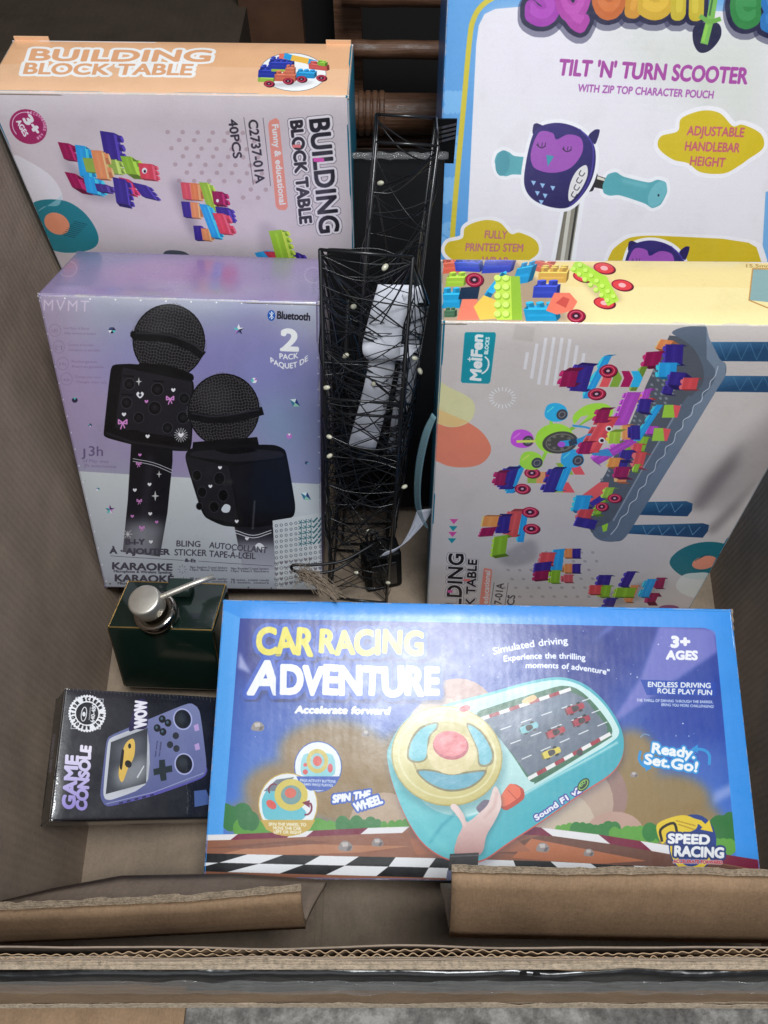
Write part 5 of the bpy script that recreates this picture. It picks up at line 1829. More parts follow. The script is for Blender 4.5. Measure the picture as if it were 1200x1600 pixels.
# ------------------------------------------------------------------ the open carton
carton = thing('open_carton', 'large open brown cardboard carton holding all the boxes, with torn flaps in front', 'carton', loc=(0, 0, 0))


def wall(name, p0, p1, t0, t1, mat, th=.005, nx=24, nz=12, seed=0, wob=.009):
    """upright board from floor line p0-p1 to rim line t0-t1, gently buckled"""
    rows = []
    for i in range(nz + 1):
        v = i / nz
        row = []
        for j in range(nx + 1):
            u = j / nx
            a = Vector(p0).lerp(Vector(p1), u)
            b = Vector(t0).lerp(Vector(t1), u)
            p = a.lerp(b, v)
            k = mnoise.noise(Vector((u * 3 + seed, v * 2, seed))) * wob * v
            d = (Vector(p1) - Vector(p0)).cross(Vector((0, 0, 1))).normalized()
            q = p + d * k
            if v == 1:
                q.z += mnoise.noise(Vector((u * 40, seed * 3.1, 0))) * .0015
            row.append(q)
        rows.append(row)
    V, F = sheet(rows, th)
    return link_mesh(name, V, F, mat, carton, None, False)


# plan corners of the bottom: the carton has been pulled a little out of square
FLc, FRc, BRc, BLc = (-.292, .040), (.352, .040), (.442, .800), (-.350, .800)
g = Geo()
g.box((-.36, .036, FL - .008), (.45, .805, FL - .002))
bp = g.build('bottom_panel', 'floor', carton)
# two bottom flaps meeting on a seam
for a, b in (((-.3, .045), (-.065, .795)), ((-.058, .045), (.42, .795))):
    g = Geo()
    nx = 10
    rows = [[(a[0] + (b[0] - a[0]) * j / nx, a[1] + (b[1] - a[1]) * i / nx, FL + .0012 * mnoise.noise(Vector((i * .6, j * .6, a[0] * 9)))) for j in range(nx + 1)] for i in range(nx + 1)]
    V, F = sheet(rows, .0018)
    link_mesh('bottom_flap', V, F, 'floor', carton)
wall('side_wall', (BLc[0], BLc[1], FL), (FLc[0], FLc[1], FL), (BLc[0] - .012, BLc[1], .415), (FLc[0] - .03, FLc[1] - .02, .42), 'wall', seed=1)
wall('side_wall', (FRc[0], FRc[1], FL), (BRc[0], BRc[1], FL), (FRc[0] + .03, FRc[1] - .02, .42), (BRc[0] + .03, BRc[1], .415), 'wall', seed=2)
wall('back_wall', (BRc[0], BRc[1], FL), (BLc[0], BLc[1], FL), (BRc[0], BRc[1] + .008, .315), (BLc[0], BLc[1] + .008, .315), 'wall_x', seed=3)

# front wall: two liners with fluting between them, its cut rim seen end on
y_in, y_out, rim = .0308, .0262, .400
for nm, y, s0 in (('front_liner', y_in, 4), ('front_liner', y_out, 5)):
    rows = []
    for z in (FL, .2, rim):
        rows.append([(-.33 + .72 * j / 90, y + (.0016 * mnoise.noise(Vector((j * .13, s0, 0))) if z == rim else 0), z + (.0012 * mnoise.noise(Vector((j * .5, s0, 2))) if z == rim else 0)) for j in range(91)])
    V, F = sheet(rows, .0007)
    link_mesh(nm, V, F, 'wall_x', carton)
for k, (ya, yb) in enumerate(((y_in - .0008, (y_in + y_out) / 2), ((y_in + y_out) / 2, y_out + .0003))):
    n = 1100
    x = [-.33 + .72 * i / n for i in range(n + 1)]
    yy = [(ya + yb) / 2 + (yb - ya) / 2 * .9 * (.62 + .75 * mnoise.noise(Vector((v * 21, k * 7, 2)))) * math.sin(2 * math.pi * v / .0057 + k * 2 + 1.6 * mnoise.noise(Vector((v * 30, k, 0)))) + .0016 * mnoise.noise(Vector(((v + .33) / .72 * 90 * .13, 4.5, 0))) for v in x]
    sq = [.0025 if mnoise.noise(Vector((v * 9, 3 + k, 1))) > .22 else 0 for v in x]
    rows = [[(x[i], yy[i], .37) for i in range(n + 1)], [(x[i], yy[i], rim - .0008 - sq[i]) for i in range(n + 1)]]
    V, F = sheet(rows, .00035)
    link_mesh('fluting', V, F, 'flute', carton)


def torn_strip(name, pts, width, th, seed, mat='torn', parent=None, n=140, up=(0, 0, 1), out=(0, -1, 0)):
    """ragged raw edge of torn board following a line"""
    pts = [Vector(p) for p in pts]
    L = [0]
    for a, b in zip(pts, pts[1:]):
        L.append(L[-1] + (b - a).length)

    def at(t):
        s = t * L[-1]
        for i in range(len(pts) - 1):
            if s <= L[i + 1] or i == len(pts) - 2:
                return pts[i].lerp(pts[i + 1], (s - L[i]) / (L[i + 1] - L[i]))
    u, o = Vector(up), Vector(out)
    g = Geo()
    for ply in range(4):                                 # torn paper plies, each ragged in its own way
        rows = [[], [], []]
        for j in range(n + 1):
            p = at(j / n)
            lo = mnoise.noise(Vector((j * .055, seed + ply * 3.3, 0)))
            hi = mnoise.noise(Vector((j * .45, seed + ply * 7.1, 1))) + .7 * mnoise.noise(Vector((j * 1.3, seed + ply * 2.7, 4)))
            top = width * (.12 + .30 * (3 - ply) / 3 + .42 * lo + .16 * hi)
            curl = th * (.5 * mnoise.noise(Vector((j * .12, seed + ply, 8))) + .35 * hi)
            base = o * (th * (ply - 1.5) * .55)
            rows[0].append(p - u * width * .6 + base)
            rows[1].append(p + u * (top * .4 - width * .1) + base + o * curl * .4)
            rows[2].append(p + u * top + base + o * curl)
        g.add(*sheet(rows, .0003))
    V, F = g.v, g.f
    return link_mesh(name, V, F, mat, parent if parent else carton, None, False)


torn_strip('torn_rim', [(-.33, y_out - .001, rim - .002), (.39, y_out - .001, rim - .003)], .0035, .0015, 3, n=300, up=(0, .6, .8))

# outer flap of the front wall, hanging down outside, with black tape over its fold
rows = []
for i, (y, z) in enumerate(((.0240, .392), (.0222, .372), (.0210, .350), (.0180, .300), (.0158, .270), (.0152, .262))):
    rows.append([(-.33 + .72 * j / 60, y + .0012 * mnoise.noise(Vector((j * .12, i * .4, 7))) + .002 * math.sin(j * .05), z + (.004 * mnoise.noise(Vector((j * .2, 3, 1))) if i == 5 else 0)) for j in range(61)])
V, F = sheet(rows, .0035)
ofl = link_mesh('outer_flap', V, F, 'flap', carton)
torn_strip('torn_edge', [(-.33, .0140, .262), (-.1, .0148, .262), (.1, .0146, .260), (.39, .0138, .262)], .009, .0025, 11, n=300, up=(0, .3, .95), parent=ofl)
rows = []
for i, (y, z) in enumerate(((.0262, .3955), (.0236, .3925), (.0216, .374), (.0200, .352))):
    rows.append([(-.33 + .72 * j / 120, y - .0036 + .0009 * mnoise.noise(Vector((j * .25, i * .9, 17))), z + .004 * mnoise.noise(Vector((j * .17, i * 1.3, 3)))) for j in range(121)])
V, F = sheet(rows, .0004)
link_mesh('black_tape', V, F, 'blacktape', carton, None, True)
rows = []
for i, (y, z) in enumerate(((.0228, .390), (.0204, .372), (.0192, .356))):
    rows.append([(-.33 + .72 * j / 160, y - .0044 + .0014 * mnoise.noise(Vector((j * .33, i * 1.9, 27))), z + .006 * mnoise.noise(Vector((j * .21, i * 1.7, 13)))) for j in range(161)])
V, F = sheet(rows, .0002)
link_mesh('clear_tape', V, F, 'tape', carton, None, True)


def folded_flap(fold, torn, back, seed):
    """a flap creased into a trough: torn kraft face towards us, darker back panel behind"""
    root = carton
    f0, f1 = Vector(fold[0]), Vector(fold[1])
    nx = 40
    rows = []
    for i in range(7):
        v = i / 6
        row = []
        for j in range(nx + 1):
            u = j / nx
            a = f0.lerp(f1, u)
            t = (len(torn) - 1) * u
            k = min(int(t), len(torn) - 2)
            b = Vector(torn[k]).lerp(Vector(torn[k + 1]), t - k)
            p = a.lerp(b, v)
            p.y -= .0025 * math.sin(v * math.pi) * (1 + .5 * mnoise.noise(Vector((u * 4, seed, 0))))
            if i == 6:
                p.z += .0025 * mnoise.noise(Vector((u * 22, seed, 4)))
            row.append(p)
        rows.append(row)
    V, F = sheet(rows, -.004)
    fo = link_mesh('inner_flap', V, F, 'flap', root, None, True)
    torn_strip('torn_edge', [Vector(p) + Vector((0, .0015, 0)) for p in torn], .005, .0018, seed, n=260, up=(0, .45, .9), parent=fo)
    rows = []
    for i in range(7):
        v = i / 6
        row = []
        for j in range(nx + 1):
            u = j / nx
            a = f0.lerp(f1, u)
            t = (len(back) - 1) * u
            k = min(int(t), len(back) - 2)
            b = Vector(back[k]).lerp(Vector(back[k + 1]), t - k)
            p = a.lerp(b, v)
            p.y += .004
            p.z += .006 * math.sin(v * math.pi) - .002
            row.append(p)
        rows.append(row)
    V, F = sheet(rows, .004)
    link_mesh('flap_back', V, F, 'wall_x', root, None, True)


folded_flap([(-.30, .054, .17), (-.0568, .0646, .17)], [(-.285, .0672, .212), (-.2115, .0705, .21), (-.1326, .0735, .212), (-.0578, .0802, .21)],
            [(-.305, .080, .128), (-.262, .0895, .13), (-.21, .0985, .13), (-.12, .100, .13), (-.0455, .0952, .13)], 31)
folded_flap([(.0464, .0579, .18), (.345, .0529, .18)], [(.0457, .0885, .235), (.12, .0865, .236), (.20, .0872, .236), (.33, .083, .235)],
            [(.0435, .090, .15), (.20, .090, .15), (.33, .088, .15)], 47)

# a loose piece of board on the ground in front, at left
g = Geo()
rows = [[(-.45 + .27 * j / 12, -.12 + .14 * i / 6, -.028 + .002 * mnoise.noise(Vector((i, j, 3)))) for j in range(13)] for i in range(7)]
V, F = sheet(rows, .004)
tag(link_mesh('cardboard_scrap', V, F, 'flap'), 'flat brown cardboard scrap on the ground below the front edge, left corner', 'cardboard')

# ------------------------------------------------------------------ boxes in the carton
m1 = product_box('toy_box', 'block table toy box with orange top strip, standing at back left behind the karaoke box',
                 pose((-.3455, .6787, -.010), -1.27, -1, .07), .315, .464, .089,
                 mat_print('block_front_a', art_block_front(1), .42, .2, size=(.315, .464)), mat_print('block_top_a', art_block_top(1), .45, .2, size=(.315, .089)), 'teal', 'teal', 'pale', seed=1)
# tuck tabs standing proud at the back corners of its lid
for x0, x1 in ((.002, .034), (.290, .313)):
    g = Geo()
    g.box((x0, .0875, .4625), (x1, .0890, .4672))
    g.build('tuck_tab', 'peach', m1)
m2 = product_box('toy_box', 'block table toy box with yellow top strip and ferris wheel picture, behind the racing box',
                 pose((.0498, .4084, -.0098), -2.17, 4.6, -1.07), .30, .4123, .0825,
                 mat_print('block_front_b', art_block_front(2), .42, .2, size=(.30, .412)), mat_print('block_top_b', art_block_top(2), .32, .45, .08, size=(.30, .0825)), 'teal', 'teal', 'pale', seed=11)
kar = product_box('karaoke_box', 'lilac foil box of two black karaoke microphones, leaning at centre left', pose((-.3176, .4167, .028), 1.52, 19.97, 2.78), .247, .3426, .1206,
                  mat_print('karaoke_front', art_karaoke_front(), .34, .35, .1, (300, .00005), metal=.12, size=(.247, .343), wear=.8), mat_print('karaoke_top', art_karaoke_top(), .3, .4, .12, (300, .00005), metal=.3, size=(.247, .12), wear=.8), 'lilac', 'lilac', 'lilac', seed=21, edge=.0022)
SQ = [(705.9, -153.9), (1327.8, -133.7), (1127.8, 737.3), (664.7, 734.5)]
sco = product_box('scooter_box', 'tall blue and white scooter box with an owl pouch picture, at back right', pose((.0497, .54, -.005), 2, 30, 2.1), .37, .62, .07,
                  mat_print('scooter_front', art_scooter(SQ), .4, .3, .14, (200, .0001), ('Z', .0065, .22), size=(.37, .56)), 'sidegrey', 'sidegrey', 'sidegrey', 'sidegrey', start=.06, seed=31, bulge=.002)
rac = product_box('racing_game_box', 'blue car racing adventure game box lying tilted at front right', pose((-.1531, .106, .0879), 6.02, 71.77, 6.5), .48, .238, .07,
                  mat_print('racing_front', art_racing(), .44, .5, .22, (120, .00010), ('X', .0075, .14), size=(.48, .238), wear=.8), 'skyblue', 'skyblue', 'skyblue', 'skyblue', seed=41, bulge=.0018)
# worn kraft showing at its top right corner
g = Geo()
for k in range(9):
    t = k / 8
    w_ = .0035 * (1 - .5 * t) + .0008 * math.sin(k * 2.1)
    g.v += [(.4795 - .001, -.0006, .238 - .022 * t), (.4795 + w_ * .7, .0022, .2385 - .022 * t)]
g.f = [(2 * k, 2 * k + 1, 2 * k + 3, 2 * k + 2) for k in range(8)]
g.build('worn_corner', 'torn', rac)
CQL = [(87.1, 1093.0), (101.8, 1074.9), (77.4, 1283.0), (62.8, 1291.6)]
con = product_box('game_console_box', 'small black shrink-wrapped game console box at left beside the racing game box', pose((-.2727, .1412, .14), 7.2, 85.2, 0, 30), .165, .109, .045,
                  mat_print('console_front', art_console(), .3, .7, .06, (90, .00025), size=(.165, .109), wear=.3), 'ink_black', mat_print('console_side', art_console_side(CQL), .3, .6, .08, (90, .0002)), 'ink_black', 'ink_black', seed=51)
# crimped seam of the shrink film along its upper and left edges
g = Geo()
for i in range(46):
    x = .003 + .16 * i / 45
    hgt = .0012 + .0018 * abs(mnoise.noise(Vector((i * .9, 2, 0))))
    g.tube([(x, -.0012, .1085), (x + .0006, -.0014, .1085 - hgt * 2)], .00022, 4)
for i in range(40):
    z = .004 + .1 * i / 39
    hgt = .0008 + .0012 * abs(mnoise.noise(Vector((i * .9, 8, 0))))
    g.tube([(.0006, -.0012, z), (.0006 + hgt * 2, -.0014, z + .0006)], .0002, 4)
g.build('shrink_wrap_seam', 'tape', con)

# ------------------------------------------------------------------ soap dispenser
DW, DH, DD = .1080, .0925, .070
dis = thing('soap_dispenser', 'dark green soap dispenser with gilt edges and a steel pump, beside the game console box', 'dispenser', pose((-.2786, .3032, .013), -2, 19, 0))


def rounded_box(w, d, h, r=.004, seg=3, taper=0):
    bm = bmesh.new()
    bmesh.ops.create_cube(bm, size=1)
    for v in bm.verts:
        v.co = Vector(((v.co.x + .5) * w, (v.co.y + .5) * d, (v.co.z + .5) * h))
    bmesh.ops.bevel(bm, geom=list(bm.edges), offset=r, segments=seg, affect='EDGES', profile=.5)
    V = [v.co.copy() for v in bm.verts]
    bm.verts.index_update()
    F = [tuple(v.index for v in f.verts) for f in bm.faces]
    bm.free()
    return V, F


V, F = rounded_box(DW, DD, DH, .0035)
body = link_mesh('body', V, F, 'green', dis, None, True)
g = Geo()
z = DH - .0008
corners = [(.002, .0012, z), (DW - .002, .0012, z), (DW - .002, DD - .0012, z), (.002, DD - .0012, z)]
for a, b in zip(corners, corners[1:] + corners[:1]):
    n = 14
    g2 = Geo()
    g2.tube([Vector(a).lerp(Vector(b), i / n) + Vector((0, 0, .00025 * mnoise.noise(Vector((i * 1.3, a[0] * 50, 0))))) for i in range(n + 1)], .00075, 6)
    g2.build('gilt_edge', 'gold', body)
for x in (.0011, DW - .0011):
    g2 = Geo()
    g2.tube([(x, .0011, DH - .003), (x, .0011, .004)], .0006, 6)
    g2.build('gilt_edge', 'gold', body)
# sponge-green block at the back of the top
V, F = rounded_box(.026, .020, .012, .003)
link_mesh('holder_block', [Vector(v) + Vector((.049, .044, DH)) for v in V], F, 'sponge', dis, None, True)
# pump: collar, neck, head and spout
pc = Vector((.050, .015, DH + .003))
pax = Vector((-.12, -.36, .88)).normalized()
g = Geo()
g.lathe([(.019, -.004), (.019, .003), (.0175, .0045)], 40, pc)
g.build('neck', 'green', dis, True)
g = Geo()
g.lathe([(.0205, 0), (.0215, .001), (.0215, .0125), (.0205, .0140), (.0145, .0142), (.0140, .0125)], 48, pc, pax)
pump = g.build('pump_collar', 'steel_dark', dis, True)
g = Geo()
g.lathe([(.0085, .010), (.0085, .022), (.0150, .0225), (.0160, .0235), (.0160, .0385), (.0152, .0402), (.0136, .0408)], 48, pc, pax)
head = g.build('pump_head', 'steel', dis, True)
g = Geo()
hd = pc + pax * .031
sp = [hd + Vector(p) for p in ((.006, .004, .0), (.020, .009, .005), (.042, .017, .0115), (.062, .024, .016))]
g.tube(sp, .0034, 14, True, .0026)
g.build('spout', 'steel', head, True)

# ------------------------------------------------------------------ wire light frames
rw = random.Random(21)


def wire_frame(name, label, top, bot, dep_t, dep_b, turns, bulbs, seed, levels):
    """upright frame of black rod wound round with thin light wire; top/bot: left and right front corners"""
    rr = random.Random(seed)
    root = thing(name, label, 'wire light', loc=tuple(bot[0]), group='black wire light frames')
    base = Vector(bot[0])
    tl, tr, bl, br = (Vector(p) - base for p in (top[0], top[1], bot[0], bot[1]))
    dt, db = Vector(dep_t), Vector(dep_b)
    posts = [(bl, tl), (br, tr), (br + db, tr + dt), (bl + db, tl + dt)]

    def P(c, h, off=0.0):
        a, b = posts[c % 4]
        return a.lerp(b, h)
    for a, b in posts:
        g = Geo()
        mid = a.lerp(b, .5) + Vector((rr.uniform(-.001, .001), 0, 0))
        g.tube([a, mid, b], .0015, 8)
        g.build('post', 'wire', root, True)
    for h in levels:
        for c in range(4):
            g = Geo()
            g.tube([P(c, h), P(c + 1, h)], .0013, 8)
            g.build('rail', 'wire', root, True)
    g = Geo()
    g.tube([P(0, 1), P(0, .93).lerp(P(3, .80), .75)], .0013, 8)
    g.build('brace', 'wire', root, True)
    # thin wire: passes from side to side at changing heights
    g = Geo()
    h = .02
    c = 0
    pts = [P(0, h)]
    for k in range(turns):
        h2 = min(.99, max(.01, h + rr.uniform(-.13, .15) + (.5 - h) * .05))
        if rr.random() < .12:
            h2 = rr.uniform(.02, .98)
        c2 = c + 1 if rr.random() < .72 else c + 2
        a, b = P(c, h), P(c2, h2)
        sag = Vector((rr.uniform(-.004, .004), rr.uniform(-.007, .004), rr.uniform(-.012, .006)))
        ctr = (P(0, .5) + P(2, .5)) / 2
        o1 = Vector((rr.uniform(-.004, .004), rr.uniform(-.003, .003), 0))
        seg = [a + o1 * .3, a.lerp(b, .33) + sag + o1 * .5, a.lerp(b, .66) + sag, b + o1 * .3]
        q = smooth3(seg, 4)
        g.tube(q, rr.choice((.00042, .00055, .0007)), 4, False)
        h, c = h2, c2 % 4
    for k in range(turns // 9):                      # slack runs beside the posts
        c0 = rr.choice((0, 0, 1, 2, 3, 2))
        h0 = rr.uniform(.02, .7)
        seg = [P(c0, h0 + i * .06) + Vector((rr.uniform(-.004, .004), rr.uniform(-.004, .004), 0)) for i in range(5)]
        g.tube(smooth3(seg, 4), .0006, 4, False)
    w = g.build('wound_wire', 'wire', root, True)
    for p in bulbs:
        g = Geo()
        q = Vector(p) - base
        g.lathe([(.0004, -.0032), (.0014, -.0024), (.0020, -.001), (.0020, .001), (.0014, .0024), (.0004, .0029)], 12, q, (rr.uniform(-1, 1), .2, rr.uniform(-.4, .6)))
        g.build('bulb', 'bulb', root, True)
    return root


def smooth3(pts, n=5):
    P = [Vector(p) for p in pts]
    P = [P[0] * 2 - P[1]] + P + [P[-1] * 2 - P[-2]]
    out = []
    for i in range(1, len(P) - 2):
        a, b, c, d = P[i - 1:i + 3]
        for k in range(n):
            t = k / n
            out.append(.5 * (2 * b + (c - a) * t + (2 * a - 5 * b + 4 * c - d) * t * t + (3 * b - a - 3 * c + d) * t ** 3))
    out.append(P[-2])
    return out


FB = [(.0008, .458, .438), (-.0235, .462, .398), (-.0315, .459, .349), (-.009, .449, .326), (-.048, .446, .325), (.026, .47, .335), (.031, .47, .32), (-.049, .440, .268), (-.050, .438, .243), (.020, .437, .196), (-.016, .436, .118), (.0045, .420, .034), (-.031, .424, .05)]
wire_frame('wire_light_frame', 'black wire light frame wound with tangled wire and white bulbs, nearest one between the boxes',
           [(-.0455, .460, .4516), (.0207, .460, .4451)], [(-.0635, .4255, -.012), (.0030, .4185, -.012)], (.016, .040, -.078), (.004, .066, 0), 330, FB, 5, (0, .655, .69, 1.0))
wire_frame('wire_light_frame', 'black wire light frame standing farther back, half hidden by the scooter box',
           [(-.0063, .600, .4496), (.0440, .600, .4464)], [(-.052, .500, -.012), (.004, .500, -.012)], (.0, .042, .0), (0, .030, 0), 110, [(-.003, .597, .415), (.030, .60, .31)], 9, (0, .5, 1.0))


def ribbon(pts, wid, n=6, th=.0004, m=5, cup=0.0):
    """thin flexible strip along pts, width vectors wid (one per point)"""
    c = smooth3(pts, n)
    w = smooth3(wid, n)
    rows = []
    for p, v in zip(c, w):
        rows.append([p + v * (k / m - .5) for k in range(m + 1)])
    return sheet(rows, th)


def ruled_marks(parent, pts, wid, k0, k1, lines, seed, at):
    """rows of tiny printed lines lying on a sheet"""
    rr = random.Random(seed)
    c = smooth3(pts, 12)
    w = smooth3(wid, 12)
    g = Geo()
    n = len(c)
    for L in range(lines):
        f = k0 + (k1 - k0) * (L + .5) / lines
        a = int(n * rr.uniform(.04, .1))
        b = int(n * rr.uniform(.72, .94))
        for i in range(a, b - 1):
            if rr.random() < .16:
                continue
            d = c[i + 1] - c[i]
            nn = w[i].cross(d).normalized()
            if nn.dot(Vector((0, 0, .8)) - c[i] - at) < 0:
                nn = -nn
            p, q = c[i] + w[i] * f + nn * .0010, c[i + 1] + w[i + 1] * f + nn * .0010
            e = w[i].normalized() * .00028
            g.add([p - e, p + e, q + e, q - e], [(0, 1, 2, 3)])
    if g.v:
        g.build('printed_lines', 'ink', parent)


def leaflet(name, label, pts, wid, seed, lines=9, th=.0007):
    root = thing(name, label, 'leaflet', loc=tuple(pts[0]), group='leaflets inside the wire frame')
    b = Vector(pts[0])
    P = [Vector(p) - b for p in pts]
    W = [Vector(v) for v in wid]
    V, F = ribbon(P, W, th=th)
    sh = link_mesh('sheet', V, F, 'paper', root, None, True)
    ruled_marks(sh, P, W, -.42, .42, lines, seed, b)
    return root


leaflet('folded_leaflet', 'white folded leaflet curled in the upper half of the near wire frame',
        [(.010, .502, .386), (.004, .489, .370), (-.0010, .476, .354), (-.0025, .469, .345), (.0010, .469, .337), (.008, .476, .334), (.016, .486, .336)],
        [(.030, .004, -.004), (.030, .004, -.004), (.031, .004, -.005), (.031, .004, -.006), (.031, .004, -.006), (.030, .004, -.006), (.030, .004, -.006)], 3, 3, .0020)
leaflet('folded_leaflet', 'grey-white leaflet hanging behind the curled one against the frame\'s right side',
        [(.023, .500, .384), (.026, .496, .350), (.022, .492, .300), (.016, .488, .240), (.012, .486, .190)],
        [(.016, .010, 0), (.016, .010, 0), (.017, .008, 0), (.018, .007, 0), (.018, .007, -.003)], 5, 3)
leaflet('folded_leaflet', 'long white leaflet slanting down the middle of the near wire frame',
        [(-.001, .474, .336), (-.004, .469, .315), (-.010, .462, .285), (-.016, .457, .258), (-.021, .4545, .236)],
        [(.022, .003, -.003), (.023, .003, -.004), (.024, .002, -.005), (.025, .0, -.006), (.025, .0, -.006)], 7, 2, .0018)
leaflet('curled_label', 'pale curled paper label near the foot of the block table box',
        [(-.002, .428, .083), (.010, .4275, .092), (.022, .429, .106), (.034, .432, .132), (.0415, .436, .158)],
        [(.006, 0, .010), (.008, 0, .013), (.010, 0, .016), (.014, -.002, .014), (.016, -.004, .010)], 9, 2)

V, F = ribbon([(.0425, .430, .3085), (.0365, .428, .285), (.0325, .427, .245), (.0320, .426, .205), (.0350, .425, .172), (.0430, .424, .145)],
              [(.003, -.005, 0), (.005, -.006, 0), (.0055, -.007, 0), (.0055, -.007, 0), (.006, -.006, 0), (.004, -.004, 0)], th=.0008)
tag(link_mesh('plastic_strip', V, F, 'band', None, None, True), 'curved pale teal plastic strip against the teal side of the block table box', 'strip')

# battery box on the carton bottom and its cable
bat = thing('battery_box', 'black battery box lying at the foot of the wire frame', 'battery box', Matrix.Translation((-.020, .432, FL + .003)) @ Matrix.Rotation(R(14), 4, 'Z') @ Matrix.Rotation(R(-8), 4, 'X'))
V, F = rounded_box(.044, .030, .062, .004)
case = link_mesh('case', V, F, 'black', bat, None, True)
V, F = rounded_box(.030, .003, .040, .001)
link_mesh('lid', [Vector(v) + Vector((.007, -.0022, .010)) for v in V], F, 'ink_black', case, None, True)
cab = thing('light_cable', 'black cable looped out in front of the karaoke box beside the wire frame', 'cable', loc=(-.055, .407, .10))
loop = [(-.004, .432, .108), (-.020, .424, .101), (-.045, .412, .096), (-.075, .405, .100), (-.093, .4035, .103), (-.0975, .4028, .098), (-.092, .401, .093), (-.075, .401, .090), (-.055, .404, .089), (-.040, .411, .092), (-.028, .424, .088)]
g = Geo()
g.tube([Vector(p) - Vector((-.055, .407, .10)) for p in smooth3(loop, 8)], .0016, 8)
g.build('cable', 'cable', cab, True)
g = Geo()
for k in range(3):
    q = [(-.012 + .006 * math.cos(t * 1.3 + k) + .004 * k, .428 + .003 * math.sin(t), .115 + .013 * math.sin(t * 1.3 + k) - .006 * k) for t in [i * .5 for i in range(12)]]
    g.tube([Vector(p) - Vector((-.055, .407, .10)) for p in smooth3(q, 4)], .0011, 6)
g.build('coil', 'cable', cab, True)

# frayed twine end lying over the racing box's far edge
tw = thing('frayed_twine', 'frayed brown twine end lying on the far edge of the racing game box', 'twine', loc=(-.062, .352, .165))
b = Vector((-.062, .352, .165))
g = Geo()
rt = random.Random(13)
for k in range(130):
    st = Vector((-.072 + rt.uniform(-.010, .006), .356 + rt.uniform(-.004, .006), .166 + rt.uniform(-.005, .006)))
    fan = rt.random()
    if fan < .55:
        en = Vector((-.048 + rt.gauss(0, .005), .334 + rt.gauss(0, .004), .1665 + rt.uniform(0, .003)))
    else:
        en = st + Vector((rt.gauss(0, .008), rt.gauss(-.004, .006), rt.gauss(.001, .004)))
    md = st.lerp(en, .5) + Vector((rt.gauss(0, .002), rt.gauss(0, .002), abs(rt.gauss(0, .003)) + .001))
    g.tube([q - b for q in smooth3([st, md, en], 3)], .00028, 3, False)
g.build('strands', 'fibre', tw, True)
g = Geo()
q = smooth3([(-.080, .3605, .158), (-.070, .355, .166), (-.058, .344, .168), (-.049, .335, .1668), (-.045, .3295, .1655)], 8)
for k in range(3):
    g.tube([p - b + Vector((.0016 * math.cos(i * .9 + k * 2.09), .0004, .0016 * math.sin(i * .9 + k * 2.09))) for i, p in enumerate(q)], .0012, 6)
g.build('twine', 'fibre', tw, True)

# ------------------------------------------------------------------ behind the boxes
blk = thing('shade_block', 'black block added as deep shade behind the farther wire frame, shiny film along its top', 'box', pose((.000, .545, FL + .02), 0, 22.5, 0))
V, F = rounded_box(.118, .045, .405, .002)  # added black block in place of the deep shade on the brown back wall
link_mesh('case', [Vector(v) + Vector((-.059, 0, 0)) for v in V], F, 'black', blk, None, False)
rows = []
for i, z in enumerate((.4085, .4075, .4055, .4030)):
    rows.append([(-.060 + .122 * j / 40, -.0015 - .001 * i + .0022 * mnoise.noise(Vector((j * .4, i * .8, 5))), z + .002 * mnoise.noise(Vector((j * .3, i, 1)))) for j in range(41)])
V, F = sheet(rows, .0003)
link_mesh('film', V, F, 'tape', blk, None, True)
lab = thing('black_card', 'black card with white stripes peeking out at the scooter box\'s left edge', 'card', loc=(.060, .742, .30))
g = Geo()
g.box((-.010, 0, 0), (.012, .002, .090))
board = g.build('board', 'black', lab)
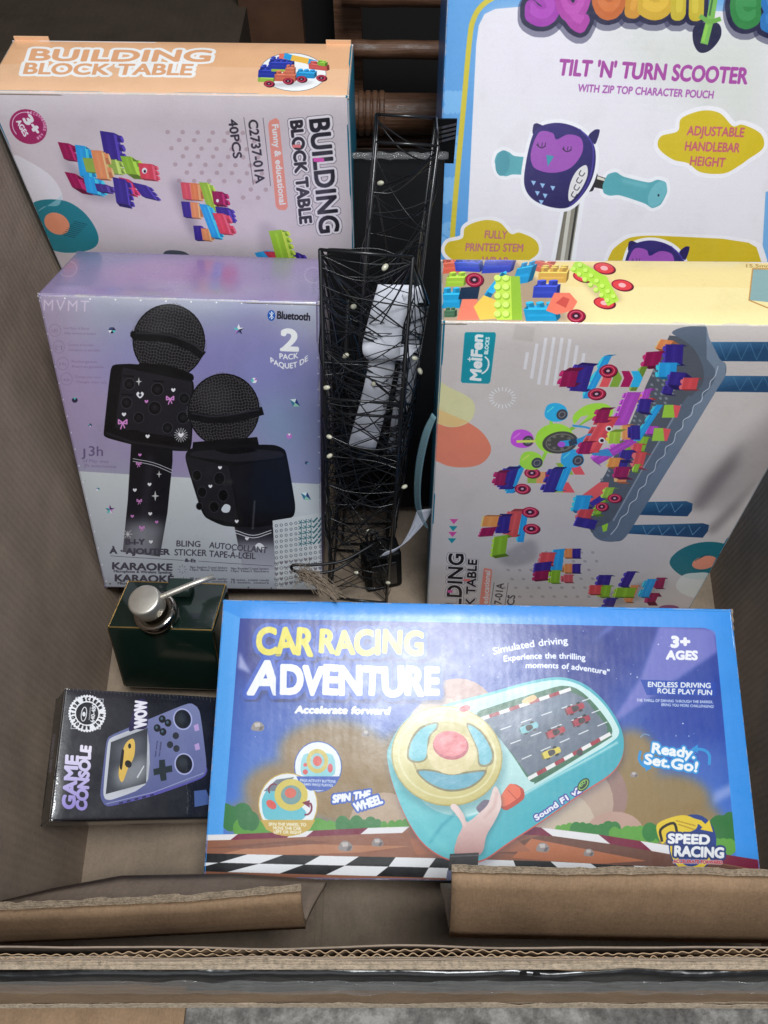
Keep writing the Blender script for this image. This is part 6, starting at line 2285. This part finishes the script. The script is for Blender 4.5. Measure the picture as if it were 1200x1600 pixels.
for k in range(4):
    g = Geo()
    z = .086 - k * .0045
    g.add([(-.0085 + k * .0012, -.0008, z - .004), (.0115, -.0008, z + .001), (.0115, -.0008, z - .0018), (-.0080 + k * .0014, -.0008, z - .0062)], [(0, 3, 2, 1)])
    g.build('stripe', 'steel_dark', board)

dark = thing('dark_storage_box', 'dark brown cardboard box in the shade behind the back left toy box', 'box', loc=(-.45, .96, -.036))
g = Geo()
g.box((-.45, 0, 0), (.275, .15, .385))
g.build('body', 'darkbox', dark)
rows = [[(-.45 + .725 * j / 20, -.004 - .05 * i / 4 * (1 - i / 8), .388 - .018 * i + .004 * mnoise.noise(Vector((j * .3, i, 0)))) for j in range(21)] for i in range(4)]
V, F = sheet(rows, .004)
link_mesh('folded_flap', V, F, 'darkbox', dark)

ch = thing('rattan_bench', 'dark brown rattan bench with wrapped rails in the shade behind the carton', 'bench', loc=(0, 1.05, -.036))
B0 = Vector((0, 1.05, -.036))


def rail(name, p0, p1, r, mat='rattan', n=24, sides=14):
    g = Geo()
    a, b = Vector(p0) - B0, Vector(p1) - B0
    g.tube([a.lerp(b, i / n) + Vector((0, 0, .0012 * mnoise.noise(Vector((i * .7, r * 90, 0))))) for i in range(n + 1)], r, sides)
    return g.build(name, mat, ch, True)


rail('rail', (-.05, 1.02, .386), (.40, 1.02, .384), .0115)
rail('rail', (-.05, 1.02, .326), (.40, 1.02, .322), .0105)
thick = rail('front_rail', (-.08, 1.00, .256), (.40, 1.00, .250), .0245, sides=24)
for x in (-.030, -.021, -.012, -.003):
    g = Geo()
    g.lathe([(.0250, -.0040), (.0268, -.0022), (.0268, .0022), (.0250, .0040)], 28, Vector((x, 1.00, .2555)) - B0, (1, 0, -.012))
    g.build('binding_ring', 'rattan', thick, True)
rail('rail', (-.08, 1.00, .2190), (.40, 1.00, .2160), .0070)
rail('rail', (-.08, 1.00, .2030), (.40, 1.00, .1990), .0070)
g = Geo()
g.box((-.185, .03, .0), (-.105, .055, .60))
g.build('leg', 'wood', ch)
g = Geo()
g.box((-.062, -.01, .0), (-.028, .03, .60))
g.build('leg', 'rattan', ch)
g = Geo()
g.box((.40, -.01, .0), (.44, .03, .60))
g.build('leg', 'rattan', ch)
